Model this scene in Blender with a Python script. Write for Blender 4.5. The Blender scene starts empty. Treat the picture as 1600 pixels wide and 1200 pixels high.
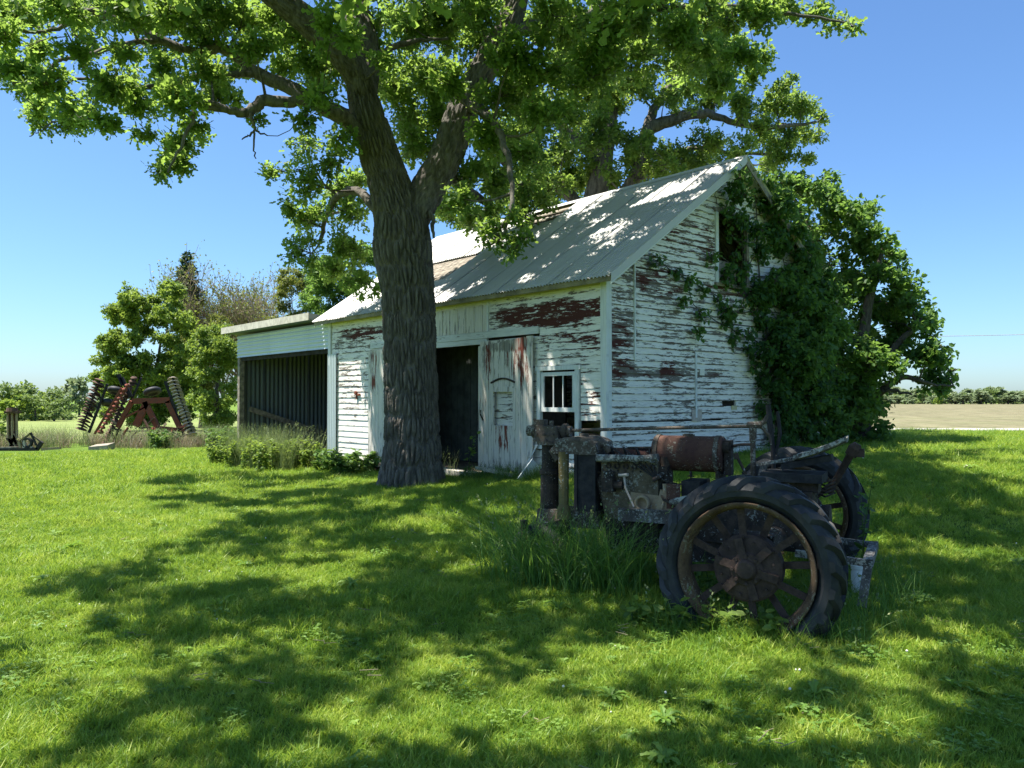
import bpy, math, random
import numpy as np
from mathutils import Vector, Matrix, Euler
SC = bpy.context.scene
rng = np.random.default_rng(7)
random.seed(7)

# ------------------------------------------------------------------ camera, sky, sun, exposure
FPX, VH, CAMH = 1239.0, 625.0, 1.6            # focal length in photo pixels (1600 wide), horizon row, eye height
cam = bpy.data.cameras.new('camera')
camo = bpy.data.objects.new('camera', cam)
SC.collection.objects.link(camo)
cam.sensor_fit = 'HORIZONTAL'; cam.sensor_width = 36.0
cam.lens = FPX / 1600 * 36
cam.clip_start = 0.05; cam.clip_end = 6000
PITCH = math.atan((VH - 600) / FPX)
camo.location = (0, 0, CAMH)
camo.rotation_euler = (math.pi / 2 + PITCH, 0, 0)
SC.camera = camo

SUN_EL = math.radians(69)
SUN_AZ = (-0.9988, 0.05)                         # horizontal direction towards the sun
w = bpy.data.worlds.new('World'); SC.world = w; w.use_nodes = True
wn = w.node_tree
bg = wn.nodes['Background']
sky = wn.nodes.new('ShaderNodeTexSky'); sky.sky_type = 'NISHITA'
sky.sun_disc = False; sky.sun_elevation = SUN_EL
sky.sun_rotation = math.atan2(SUN_AZ[0], SUN_AZ[1])
sky.air_density = 1.0; sky.dust_density = 0.7; sky.ozone_density = 8.0; sky.altitude = 0
tint = wn.nodes.new('ShaderNodeMix'); tint.data_type = 'RGBA'; tint.blend_type = 'MULTIPLY'; tint.inputs[0].default_value = 1
wn.links.new(sky.outputs[0], tint.inputs[6]); tint.inputs[7].default_value = (0.79, 0.91, 0.98, 1)
wn.links.new(tint.outputs[2], bg.inputs[0]); bg.inputs[1].default_value = 0.065
sl = bpy.data.lights.new('sun', 'SUN'); sl.energy = 3.9; sl.angle = math.radians(0.53); sl.color = (1.0, 0.95, 0.86)
slo = bpy.data.objects.new('sun', sl); SC.collection.objects.link(slo)
sdir = Vector((SUN_AZ[0] * math.cos(SUN_EL), SUN_AZ[1] * math.cos(SUN_EL), math.sin(SUN_EL))).normalized()
slo.rotation_euler = sdir.to_track_quat('Z', 'Y').to_euler(); slo.location = (-20, 8, 30)
SC.view_settings.view_transform = 'Standard'; SC.view_settings.look = 'None'
SC.view_settings.exposure = 1.75; SC.view_settings.gamma = 1.0; SC.view_settings.use_curve_mapping = False
SC.render.engine = 'CYCLES'
cy = SC.cycles
cy.max_bounces = 8; cy.diffuse_bounces = 4; cy.glossy_bounces = 2; cy.transmission_bounces = 4; cy.transparent_max_bounces = 4
cy.use_denoising = True; cy.denoising_prefilter = 'NONE'; cy.caustics_reflective = False; cy.caustics_refractive = False

# ------------------------------------------------------------------ helpers
def at(u, v, Y):
    """photo pixel + distance along the view axis -> world point (true pitch included)"""
    cx, cyy = (u - 800) / FPX, (600 - v) / FPX
    d = np.array([cx, math.cos(PITCH) - cyy * math.sin(PITCH), math.sin(PITCH) + cyy * math.cos(PITCH)])
    d = d * (Y / d[1])
    return np.array([d[0], d[1], CAMH + d[2]])

def sstep(x, a=0.0, b=1.0):
    t = np.clip((np.asarray(x, float) - a) / (b - a), 0, 1)
    return t * t * (3 - 2 * t)

def gz(x, y):
    """ground height: the lawn climbs gently to the right behind the barn and falls away to the left"""
    x = np.asarray(x, float); y = np.asarray(y, float)
    z = 0.66 * sstep((x + 5) / 11.0) * sstep((y - 6.5) / 6.0)
    z = z - 1.1 * sstep((y - 28) / 70.0) * sstep((-x + 0.0) / 25.0)
    return z

class MB:
    def __init__(s): s.V = []; s.Q = []; s.T = []; s.n = 0
    def add(s, v, q=None, t=None):
        v = np.asarray(v, float).reshape(-1, 3)
        s.V.append(v)
        if q is not None and len(q): s.Q.append(np.asarray(q, int).reshape(-1, 4) + s.n)
        if t is not None and len(t): s.T.append(np.asarray(t, int).reshape(-1, 3) + s.n)
        s.n += len(v); return s
    BQ = [(0, 3, 2, 1), (4, 5, 6, 7), (0, 1, 5, 4), (1, 2, 6, 5), (2, 3, 7, 6), (3, 0, 4, 7)]
    def hexa(s, c8): return s.add(c8, MB.BQ)
    def box(s, lo, hi, M=None):
        (a, b, c), (d, e, f) = lo, hi
        v = np.array([(a, b, c), (d, b, c), (d, e, c), (a, e, c), (a, b, f), (d, b, f), (d, e, f), (a, e, f)], float)
        if M is not None: v = v @ np.array(M)[:3, :3].T + np.array(M)[:3, 3]
        return s.add(v, MB.BQ)
    def beam(s, p, q, wd, ht, up=(0, 0, 1)):
        p = np.array(p, float); q = np.array(q, float); d = q - p; d /= np.linalg.norm(d)
        up = np.array(up, float); sd = np.cross(d, up)
        if np.linalg.norm(sd) < 1e-6: sd = np.cross(d, (1, 0, 0))
        sd /= np.linalg.norm(sd); u2 = np.cross(sd, d)
        a, b = sd * wd / 2, u2 * ht / 2
        return s.hexa([p - a - b, p + a - b, p + a + b, p - a + b, q - a - b, q + a - b, q + a + b, q - a + b])
    def tube(s, pts, rad, n=8, cap=True):
        v, q = tube_geo(pts, rad, n); s_n = s.n
        s.add(v, q)
        if cap:
            m = len(pts)
            for base, rev in ((0, True), ((m - 1) * n, False)):
                c = v[base:base + n].mean(0)
                tri = [((i + 1) % n + 0, i, n) if rev else (i, (i + 1) % n, n) for i in range(n)]
                s.add(np.vstack([v[base:base + n], c]), t=tri)
        return s
    def cyl(s, p, q, r, n=14, r2=None): return s.tube([p, q], [r, r if r2 is None else r2], n)
    def lathe(s, prof, n=24, M=None):
        """profile (r, h) turned about local z"""
        prof = np.array(prof, float); a = np.linspace(0, 2 * math.pi, n, endpoint=False)
        v = np.stack([prof[:, None, 0] * np.cos(a), prof[:, None, 0] * np.sin(a), np.repeat(prof[:, 1:2], n, 1)], -1).reshape(-1, 3)
        if M is not None: v = v @ np.array(M)[:3, :3].T + np.array(M)[:3, 3]
        q = []
        for i in range(len(prof) - 1):
            for j in range(n):
                k = (j + 1) % n
                q.append((i * n + j, i * n + k, (i + 1) * n + k, (i + 1) * n + j))
        return s.add(v, q)
    def grid(s, X):
        """X: (a,b,3) array of points"""
        a, b = X.shape[:2]; i = np.arange(a * b).reshape(a, b)
        q = np.stack([i[:-1, :-1], i[:-1, 1:], i[1:, 1:], i[1:, :-1]], -1).reshape(-1, 4)
        return s.add(X.reshape(-1, 3), q)
    def mesh(s, name, mat, smooth=False, attr=None):
        V = np.vstack(s.V) if s.V else np.zeros((0, 3))
        Q = np.vstack(s.Q) if s.Q else np.zeros((0, 4), int); T = np.vstack(s.T) if s.T else np.zeros((0, 3), int)
        return raw_mesh(name, V, Q, T, mat, smooth, attr)
    def build(s, name, mat, parent=None, smooth=False, **k):
        return link(name, s.mesh(name, mat, smooth), parent, **k)

def raw_mesh(name, V, Q, T, mat, smooth=False, attr=None):
    me = bpy.data.meshes.new(name)
    nl = len(Q) * 4 + len(T) * 3
    me.vertices.add(len(V)); me.vertices.foreach_set('co', np.asarray(V, np.float32).ravel())
    me.loops.add(nl); me.polygons.add(len(Q) + len(T))
    li = np.concatenate([np.asarray(Q, np.int32).ravel(), np.asarray(T, np.int32).ravel()]) if nl else np.zeros(0, np.int32)
    me.loops.foreach_set('vertex_index', li.astype(np.int32))
    st = np.concatenate([np.arange(len(Q)) * 4, len(Q) * 4 + np.arange(len(T)) * 3]).astype(np.int32)
    me.polygons.foreach_set('loop_start', st)
    me.polygons.foreach_set('use_smooth', np.full(len(st), smooth, bool))
    if mat: me.materials.append(mat)
    if attr is not None:
        a = me.attributes.new('rnd', 'FLOAT', 'POINT'); a.data.foreach_set('value', np.asarray(attr, np.float32))
    me.update(calc_edges=True)
    return me

def link(name, me, parent=None, label=None, cat=None, group=None, kind=None, loc=None):
    o = bpy.data.objects.new(name, me); SC.collection.objects.link(o)
    if parent: o.parent = parent
    if loc is not None: o.location = loc
    if label: o['label'] = label
    if cat: o['category'] = cat
    if group: o['group'] = group
    if kind: o['kind'] = kind
    return o

def thing(name, label, cat, loc=(0, 0, 0), rz=0.0, group=None):
    o = link(name, None, None, label, cat, group, loc=loc); o.rotation_euler = (0, 0, rz)
    o.empty_display_size = 0.2
    return o

def tube_geo(pts, rad, n):
    P = np.asarray(pts, float); R = np.broadcast_to(np.asarray(rad, float), (len(P),))
    t = np.gradient(P, axis=0); t /= np.linalg.norm(t, axis=1)[:, None] + 1e-12
    ref = np.array([0, 0, 1.0]) if abs(t[0][2]) < 0.9 else np.array([1.0, 0, 0])
    nrm = np.cross(t[0], ref); nrm /= np.linalg.norm(nrm); N = [nrm]
    for i in range(1, len(P)):
        v = N[-1] - t[i] * np.dot(N[-1], t[i]); v /= np.linalg.norm(v) + 1e-12; N.append(v)
    N = np.array(N); B = np.cross(t, N); a = np.linspace(0, 2 * math.pi, n, endpoint=False)
    v = P[:, None] + R[:, None, None] * (np.cos(a)[None, :, None] * N[:, None] + np.sin(a)[None, :, None] * B[:, None])
    i = np.arange(len(P) * n).reshape(len(P), n); j = np.roll(i, -1, 1)
    q = np.stack([i[:-1], j[:-1], j[1:], i[1:]], -1).reshape(-1, 4)
    return v.reshape(-1, 3), q

def spline(pts, m):
    """Catmull-Rom through rows of any width"""
    P = np.asarray(pts, float); P = np.vstack([2 * P[0] - P[1], P, 2 * P[-1] - P[-2]])
    out = []; k = len(P) - 3
    for s in np.linspace(0, k - 1e-6, m):
        i = int(s); t = s - i; a, b, c, d = P[i:i + 4]
        out.append(0.5 * (2 * b + (c - a) * t + (2 * a - 5 * b + 4 * c - d) * t * t + (3 * b - a - 3 * c + d) * t ** 3))
    return np.array(out)

def unit(v): return v / (np.linalg.norm(v, axis=-1, keepdims=True) + 1e-9)

# ------------------------------------------------------------------ materials
class NT:
    def __init__(s, name):
        s.m = bpy.data.materials.new(name); s.m.use_nodes = True; s.t = s.m.node_tree
        s.b = s.t.nodes['Principled BSDF']; s.out = s.t.nodes['Material Output']
    def n(s, typ, props=None, **inp):
        k = s.t.nodes.new('ShaderNode' + typ)
        for a, b in (props or {}).items(): setattr(k, a, b)
        for a, b in inp.items():
            key = a.replace('_', ' ')
            sock = k.inputs[int(a[1:])] if a[0] == 'i' and a[1:].isdigit() else k.inputs[key]
            s.put(sock, b)
        return k
    def put(s, sock, b):
        if hasattr(b, 'is_output'): s.t.links.new(b, sock)
        elif hasattr(b, 'outputs'): s.t.links.new(b.outputs[0], sock)
        else:
            if isinstance(b, tuple) and len(b) == 3 and sock.type == 'RGBA': b = (*b, 1)
            sock.default_value = b
    def noise(s, vec, scale, detail=4, rough=0.6): return s.n('TexNoise', None, Vector=vec, Scale=scale, Detail=detail, Roughness=rough).outputs['Fac']
    def mapping(s, vec, scale, loc=(0, 0, 0)): return s.n('Mapping', None, Vector=vec, Scale=scale, Location=loc).outputs[0]
    def math(s, op, a, b=0.5, c=0.0, clamp=False):
        return s.n('Math', {'operation': op, 'use_clamp': clamp}, i0=a, i1=b, i2=c).outputs[0]
    def ramp(s, x, lo, hi, a=0.0, b=1.0):
        return s.n('MapRange', {'interpolation_type': 'SMOOTHSTEP'}, i0=x, i1=lo, i2=hi, i3=a, i4=b).outputs[0]
    def mix(s, f, a, b):
        k = s.t.nodes.new('ShaderNodeMix'); k.data_type = 'RGBA'
        s.put(k.inputs[0], f); s.put(k.inputs[6], a); s.put(k.inputs[7], b); return k.outputs[2]
    def bump(s, h, strength=0.5, dist=0.02):
        k = s.n('Bump', None, Height=h, Strength=strength, Distance=dist); s.put(s.b.inputs['Normal'], k.outputs[0])
    def obj(s, o=None):
        k = s.t.nodes.new('ShaderNodeTexCoord')
        if o: k.object = o
        return k.outputs['Object']
    def pos(s): return s.t.nodes.new('ShaderNodeNewGeometry').outputs['Position']
    def rnd(s): return s.t.nodes.new('ShaderNodeObjectInfo').outputs['Random']
    def col(s, c): s.put(s.b.inputs['Base Color'], c)
    def rough(s, r): s.put(s.b.inputs['Roughness'], r)
    def spec(s, v): s.b.inputs['Specular IOR Level'].default_value = v

def leaf_mat(name, dark, mid, light, trans=0.45, tcol=(0.22, 0.34, 0.03), spec=0.3, rough=0.5, attr=True):
    t = NT(name)
    r = t.n('Attribute', {'attribute_name': 'rnd'}).outputs['Fac'] if attr else t.rnd()
    c = t.n('ValToRGB', None, Fac=r); e = c.color_ramp.elements
    e[0].position = 0.0; e[0].color = (*dark, 1); e[1].position = 1.0; e[1].color = (*light, 1)
    k = e.new(0.5); k.color = (*mid, 1)
    t.col(c.outputs[0]); t.rough(rough); t.spec(spec)
    tr = t.n('BsdfTranslucent', None, Color=tcol)
    tc = t.mix(0.5, c.outputs[0], tcol); t.put(tr.inputs[0], tc)
    ms = t.n('MixShader', None, i0=trans, i1=t.b.outputs[0], i2=tr.outputs[0])
    t.t.links.new(ms.outputs[0], t.out.inputs[0])
    return t.m

def flat_mat(name, c, rough=0.7, spec=0.2, var=0.25, scale=6.0, metal=0.0, bump=0.0):
    t = NT(name); p = t.obj(); n = t.noise(p, scale, 5, 0.65)
    d = tuple(x * (1 - var) for x in c); l = tuple(min(1, x * (1 + var)) for x in c)
    t.col(t.mix(t.ramp(n, 0.3, 0.7), d, l)); t.rough(rough); t.spec(spec); t.b.inputs['Metallic'].default_value = metal
    if bump: t.bump(t.noise(p, scale * 6, 4), bump, 0.01)
    return t.m

def rust_mat(name, a, b, lichen=0.0, lcol=(0.48, 0.5, 0.45), scale=9.0, rough=0.85, lscale=38.0):
    t = NT(name); p = t.obj(); n = t.noise(p, scale, 6, 0.7); n2 = t.noise(p, scale * 5, 4, 0.7)
    c = t.mix(t.ramp(n, 0.35, 0.65), a, b)
    c = t.mix(t.math('MULTIPLY', t.ramp(n2, 0.45, 0.75), 0.5), c, tuple(x * 0.4 for x in a))
    if lichen > 0:
        l1 = t.noise(p, lscale, 5, 0.75); l2 = t.noise(p, 5.0, 3, 0.6)
        f = t.math('ADD', l1, t.math('MULTIPLY', t.math('SUBTRACT', l2, 0.5), 0.5))
        m = t.ramp(f, 0.64 - 0.24 * lichen, 0.70 - 0.24 * lichen)
        l3 = t.noise(p, lscale * 2.3, 3, 0.6)
        c = t.mix(m, c, t.mix(l3, tuple(x * 0.55 for x in lcol), lcol))
        t.bump(t.math('ADD', t.math('MULTIPLY', m, 0.6), n2), 0.6, 0.006)
    else: t.bump(n2, 0.5, 0.004)
    t.col(c); t.rough(rough); t.spec(0.25)
    return t.m

def bark_mat(name, a, b, scale=1.0):
    t = NT(name); p = t.obj()
    n = t.noise(t.mapping(p, (7 * scale, 7 * scale, 1.6 * scale)), 2.0, 6, 0.7)
    n2 = t.noise(p, 40, 4, 0.7)
    g = t.noise(p, 1.3, 2)
    c = t.mix(t.ramp(n, 0.3, 0.7), a, b)
    c = t.mix(t.ramp(g, 0.5, 0.75, 0, 0.35), c, (0.075, 0.08, 0.055))
    t.col(c); t.rough(0.92); t.spec(0.15)
    t.bump(t.math('ADD', n, t.math('MULTIPLY', n2, 0.35)), 0.9, 0.02)
    return t.m

TH = 0.718
BARN_O = (147.34 / FPX * 12, 12.0, 0.0)
L_, W2, ZE, SLOPE = 8.6, 3.31, 3.608, (4.296 - 2.008) / 3.31
W_ = 2 * W2
barn = thing('barn', 'weathered white barn with peeling paint and a corrugated metal roof', 'barn', BARN_O, TH)

def paint_mat(name, along, patches, thr=0.56, red=0.35, white=(0.80, 0.77, 0.70), gray=(0.19, 0.165, 0.14), redc=(0.078, 0.025, 0.019), vertical=False, redc_l=None, seed=0.0, streak=1.0, zref=0.28, pk=0.52, ex=0.125, eg=0.045):
    """flaking white paint over grey wood and an older red coat; patches = (along, z, r_along, r_z, strength, redness)"""
    t = NT(name); o = t.obj(barn); sp = t.n('SeparateXYZ', None, Vector=o)
    A = sp.outputs['XYZ'.index(along)]; Z = sp.outputs[2]
    oi = t.rnd()
    off = t.math('MULTIPLY', oi, 7.0)
    v = t.n('CombineXYZ', None, X=A, Y=t.math('ADD', off, seed), Z=Z).outputs[0]
    s1 = (1.5, 1, 9.0) if not vertical else (11.0, 1, 1.2)
    s2 = (5.0, 1, 34.0) if not vertical else (40.0, 1, 3.0)
    s3 = (2.5, 1, 60.0) if not vertical else (70.0, 1, 1.6)
    v0 = t.n('CombineXYZ', None, X=A, Y=seed + 3.3, Z=Z).outputs[0]
    n0 = t.noise(t.mapping(v0, (0.55, 1, 0.9)), 1.6, 3, 0.6)
    n1 = t.noise(t.mapping(v, s1), 1.5, 6, 0.68)
    n2 = t.noise(t.mapping(v, s2), 1.6, 5, 0.7)
    n3 = t.noise(t.mapping(v, s3), 1.5, 5, 0.7)
    f = t.math('ADD', t.math('MULTIPLY', n1, 0.5), t.math('ADD', t.math('MULTIPLY', n2, 0.3), t.math('MULTIPLY', n3, 0.2 * streak)))
    f = t.math('ADD', f, t.math('MULTIPLY', t.math('SUBTRACT', n0, 0.5), 0.22))
    rr = t.math('MULTIPLY', n0, red)
    for (a, z, ra, rz, st, rd) in patches:
        da = t.math('DIVIDE', t.math('SUBTRACT', A, a), ra); dz = t.math('DIVIDE', t.math('SUBTRACT', Z, z), rz)
        d = t.math('SQRT', t.math('ADD', t.math('MULTIPLY', da, da), t.math('MULTIPLY', dz, dz)))
        k = t.ramp(d, 0.45, 1.15, 1, 0)
        f = t.math('ADD', f, t.math('MULTIPLY', k, st * pk)); rr = t.math('ADD', rr, t.math('MULTIPLY', k, rd))
    if not vertical:
        fr = t.math('FRACT', t.math('DIVIDE', t.math('SUBTRACT', Z, zref), ex))
        f = t.math('ADD', f, t.math('ADD', t.ramp(fr, 0.0, 0.22, eg, 0.0), t.ramp(fr, 0.8, 1.0, 0.0, 0.05)))
    bare = t.ramp(f, thr, thr + 0.022)
    g = t.mix(n3, tuple(x * 0.45 for x in gray), tuple(x * 1.35 for x in gray))
    rc = t.mix(n2, tuple(x * 0.5 for x in redc), redc_l or tuple(x * 1.5 for x in redc))
    nr = t.noise(t.mapping(v, (1.2, 1, 5) if not vertical else (8, 1, 1)), 2.2, 4, 0.6)
    under = t.mix(t.ramp(t.math('ADD', nr, rr), 0.72, 0.86), g, rc)
    dirt = t.ramp(t.noise(t.mapping(v, s2), 0.8, 4, 0.6), 0.42, 0.72)
    wc = t.mix(t.math('MULTIPLY', dirt, 0.55), white, tuple(x * 0.66 for x in white))
    wc = t.mix(t.ramp(n3, 0.58, 0.68, 0, 0.55), wc, (0.2, 0.19, 0.17))
    t.col(t.mix(bare, wc, under)); t.rough(t.math('ADD', 0.6, t.math('MULTIPLY', bare, 0.3))); t.spec(0.25)
    t.bump(t.math('ADD', t.math('MULTIPLY', t.math('SUBTRACT', 1.0, bare), 0.6), t.math('MULTIPLY', n3, 0.7)), 0.7, 0.006)
    return t.m

M = {}
M['front'] = paint_mat('flaking_front_paint', 'Y', [(1.35, 3.0, 1.5, 0.26, 0.2, 0.35), (0.3, 2.75, 0.5, 0.5, 0.09, 0.35), (0.9, 2.6, 0.8, 0.12, 0.08, 0.3), (0.4, 1.75, 0.5, 0.5, 0.06, 0.3), (7.3, 3.12, 1.4, 0.13, 0.15, 0.2), (6.6, 3.0, 1.5, 0.1, 0.12, 0.3), (8.2, 2.9, 0.3, 0.1, 0.12, 0.0), (1.2, 2.85, 0.5, 0.1, 0.1, 0.3)], thr=0.55, red=0.2)
M['gable'] = paint_mat('flaking_gable_paint', 'X', [(0.2, 2.5, 0.55, 0.75, 0.12, 0.2), (1.3, 2.03, 2.2, 0.09, 0.17, 0.1), (2.1, 4.3, 0.9, 0.55, 0.1, 0.2), (1.2, 3.5, 0.8, 0.35, 0.06, 0.15), (1.45, 2.2, 0.25, 0.55, 0.07, 0.2), (3.2, 3.55, 1.0, 0.2, 0.12, 0.2), (2.6, 3.1, 1.5, 0.5, 0.03, 0.0)], thr=0.538, red=0.2, seed=9.0, zref=0.33, ex=0.105, eg=0.085)
M['plank'] = paint_mat('washed_plank_paint', 'Y', [(2.68, 2.2, 0.12, 0.7, 0.05, 0.4), (1.9, 2.3, 0.3, 0.6, 0.04, 0.35), (2.25, 0.98, 0.30, 0.30, 0.10, 0.8), (2.2, 2.55, 0.8, 0.14, 0.14, -0.2), (1.7, 2.3, 0.18, 0.7, 0.06, 0.2), (6.5, 2.2, 0.16, 0.6, 0.09, 0.5), (2.1, 0.45, 1.2, 0.2, 0.08, -0.3)], thr=0.545, red=0.1, vertical=True, pk=.7, redc=(0.17, 0.05, 0.035), white=(0.66, 0.62, 0.55), gray=(0.27, 0.25, 0.22), seed=4.0)
M['trim'] = paint_mat('worn_trim_paint', 'Y', [], thr=0.63, red=0.0, vertical=True, white=(0.68, 0.70, 0.68), gray=(0.3, 0.28, 0.25), seed=2.0)
M['trimx'] = paint_mat('worn_board_paint', 'Y', [], thr=0.6, red=0.05, white=(0.62, 0.64, 0.62), gray=(0.25, 0.23, 0.2), seed=6.0)
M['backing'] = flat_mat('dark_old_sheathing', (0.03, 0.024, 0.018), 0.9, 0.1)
M['frieze'] = flat_mat('ochre_frieze_paint', (0.50, 0.45, 0.27), 0.7, 0.2, 0.15, 3.0)
M['fascia'] = flat_mat('bare_fascia_wood', (0.22, 0.19, 0.12), 0.8, 0.2, 0.4, 3.0)
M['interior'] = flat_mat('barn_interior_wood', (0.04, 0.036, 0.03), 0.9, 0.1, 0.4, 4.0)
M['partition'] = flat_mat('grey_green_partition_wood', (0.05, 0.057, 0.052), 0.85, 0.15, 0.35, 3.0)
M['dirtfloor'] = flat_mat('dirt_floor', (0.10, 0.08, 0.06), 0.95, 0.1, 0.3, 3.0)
M['oldwood'] = flat_mat('grey_old_wood', (0.24, 0.21, 0.17), 0.9, 0.1, 0.45, 9.0, bump=0.4)
M['concrete'] = flat_mat('pale_concrete', (0.50, 0.47, 0.40), 0.9, 0.15, 0.2, 8.0, bump=0.3)
M['paper'] = flat_mat('pale_paper', (0.7, 0.68, 0.6), 0.8, 0.1, 0.1)
M['whiteplastic'] = flat_mat('white_plastic', (0.75, 0.77, 0.78), 0.4, 0.4, 0.06)
M['dark'] = flat_mat('painted_port_shade', (0.006, 0.006, 0.006), 0.9, 0.0)
M['wire'] = flat_mat('grey_wire', (0.35, 0.35, 0.36), 0.5, 0.3)

def metal_mat(name, c, scale, rust=0.2, metal=0.35, rough=0.5):
    t = NT(name); o = t.obj(barn); n = t.noise(o, scale, 5, 0.6)
    r = t.rnd()
    st = t.noise(t.mapping(o, (0.5, 9, 0.5)), 2.0, 4, 0.6)
    base = t.mix(r, tuple(x * 0.86 for x in c), c)
    base = t.mix(t.ramp(st, 0.45, 0.75, 0, 0.32), base, tuple(x * 0.6 for x in c))
    base = t.mix(t.ramp(n, 0.66, 0.8, 0, rust), base, (0.22, 0.13, 0.07))
    t.col(base); t.rough(rough); t.b.inputs['Metallic'].default_value = metal
    t.spec(0.35)
    return t.m
M['roof'] = metal_mat('galvanised_roof', (0.56, 0.55, 0.52), 1.6, 0.4, 0.1, 0.55)
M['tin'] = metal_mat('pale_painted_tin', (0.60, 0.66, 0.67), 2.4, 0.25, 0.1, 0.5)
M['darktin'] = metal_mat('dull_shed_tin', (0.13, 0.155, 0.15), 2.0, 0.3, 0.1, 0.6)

M['tyre'] = None
t = NT('weathered_rubber'); p = t.obj(); n = t.noise(p, 5, 5, 0.65); n2 = t.noise(p, 70, 3)
t.col(t.mix(t.ramp(n, 0.35, 0.7), (0.016, 0.018, 0.021), (0.040, 0.041, 0.042))); t.rough(0.62); t.spec(0.35); t.bump(n2, 0.25, 0.003)
M['tyre'] = t.m
M['rim'] = rust_mat('rusted_rim', (0.075, 0.045, 0.028), (0.15, 0.095, 0.055), 0.25, (0.3, 0.27, 0.2), 8)
M['hub'] = rust_mat('dark_rust_hub', (0.04, 0.027, 0.022), (0.09, 0.058, 0.046), 0.0)
M['cast'] = rust_mat('dark_cast_iron', (0.026, 0.022, 0.019), (0.07, 0.05, 0.038), 0.12)
M['lichen'] = rust_mat('lichen_covered_iron', (0.06, 0.048, 0.038), (0.12, 0.092, 0.07), 0.42, (0.34, 0.33, 0.28), 8)
M['lichen2'] = rust_mat('heavily_lichened_iron', (0.07, 0.062, 0.055), (0.15, 0.14, 0.125), 0.6, (0.44, 0.44, 0.39), 8)
M['block'] = rust_mat('mossy_engine_iron', (0.075, 0.058, 0.035), (0.15, 0.12, 0.075), 0.35, (0.4, 0.39, 0.32), 7)
M['tank'] = rust_mat('rusty_red_tank', (0.065, 0.028, 0.023), (0.11, 0.055, 0.038), 0.2, (0.32, 0.29, 0.22), 4)
M['redrust'] = rust_mat('red_painted_iron', (0.24, 0.06, 0.035), (0.15, 0.065, 0.04), 0.0)
M['olive'] = rust_mat('olive_stained_iron', (0.13, 0.10, 0.04), (0.19, 0.15, 0.06), 0.1)
M['tanrust'] = rust_mat('tan_scale_rust', (0.28, 0.20, 0.12), (0.36, 0.28, 0.18), 0.1)
M['disc'] = rust_mat('worn_disc_steel', (0.42, 0.36, 0.30), (0.55, 0.47, 0.40), 0.0)
M['darkdisc'] = rust_mat('brown_disc_steel', (0.085, 0.048, 0.032), (0.14, 0.085, 0.06), 0.0)
M['blackiron'] = rust_mat('black_iron', (0.02, 0.02, 0.022), (0.045, 0.042, 0.04), 0.0)
M['bark'] = bark_mat('oak_bark', (0.06, 0.053, 0.046), (0.185, 0.168, 0.148))
M['bark2'] = bark_mat('grey_bark', (0.05, 0.042, 0.034), (0.13, 0.115, 0.095), 2)
M['tanbark'] = bark_mat('tan_twig_bark', (0.22, 0.17, 0.12), (0.34, 0.28, 0.20), 3)
M['oakleaf'] = leaf_mat('oak_leaf', (0.045, 0.10, 0.026), (0.09, 0.175, 0.042), (0.18, 0.29, 0.075), 0.54, (0.50, 0.70, 0.10))
M['oakleaf2'] = leaf_mat('oak_leaf_deep', (0.045, 0.095, 0.022), (0.095, 0.17, 0.034), (0.20, 0.29, 0.06), 0.54, (0.48, 0.66, 0.10))
M['mulb'] = leaf_mat('broad_leaf', (0.035, 0.09, 0.024), (0.07, 0.145, 0.034), (0.15, 0.25, 0.06), 0.5, (0.36, 0.58, 0.09))
M['vine'] = leaf_mat('vine_leaf', (0.028, 0.08, 0.022), (0.05, 0.12, 0.03), (0.095, 0.19, 0.045), 0.46, (0.30, 0.50, 0.08))
M['brightleaf'] = leaf_mat('bright_leaf', (0.075, 0.14, 0.028), (0.13, 0.21, 0.035), (0.2, 0.29, 0.055), 0.45, (0.42, 0.54, 0.07))
M['yellowleaf'] = leaf_mat('yellow_green_leaf', (0.09, 0.11, 0.03), (0.14, 0.17, 0.04), (0.2, 0.23, 0.06), 0.4, (0.3, 0.34, 0.05))
M['hedgeleaf'] = leaf_mat('hedge_leaf', (0.09, 0.15, 0.045), (0.14, 0.21, 0.065), (0.20, 0.27, 0.09), 0.35, (0.34, 0.44, 0.1))
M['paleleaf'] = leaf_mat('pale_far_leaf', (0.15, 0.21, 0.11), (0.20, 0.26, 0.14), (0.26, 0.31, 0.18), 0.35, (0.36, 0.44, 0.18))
M['needle'] = leaf_mat('spruce_needle', (0.025, 0.06, 0.032), (0.04, 0.085, 0.045), (0.07, 0.125, 0.06), 0.15, (0.06, 0.12, 0.05))
M['weed'] = leaf_mat('weed_leaf', (0.05, 0.11, 0.025), (0.08, 0.16, 0.035), (0.13, 0.22, 0.05), 0.35, (0.25, 0.38, 0.05))
M['paleweed'] = leaf_mat('pale_seed_grass', (0.12, 0.18, 0.06), (0.18, 0.24, 0.09), (0.30, 0.33, 0.17), 0.35, (0.32, 0.4, 0.1))
M['tallgrass'] = leaf_mat('tall_grass_blade', (0.06, 0.15, 0.03), (0.11, 0.22, 0.04), (0.20, 0.32, 0.07), 0.42, (0.26, 0.46, 0.05))
M['straw'] = leaf_mat('dry_straw', (0.18, 0.14, 0.09), (0.30, 0.24, 0.16), (0.45, 0.38, 0.27), 0.25, (0.4, 0.32, 0.18))
M['blade'] = leaf_mat('lawn_blade', (0.10, 0.205, 0.024), (0.20, 0.32, 0.034), (0.38, 0.45, 0.075), 0.44, (0.46, 0.62, 0.06), attr=False, rough=0.45, spec=0.3)
M['straw2'] = flat_mat('dead_stem_straw', (0.26, 0.23, 0.13), 0.9, 0.1)
M['weedl'] = leaf_mat('lawn_weed_leaf', (0.10, 0.2, 0.04), (0.15, 0.27, 0.045), (0.21, 0.33, 0.06), 0.4, (0.36, 0.54, 0.06), attr=False)

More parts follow.
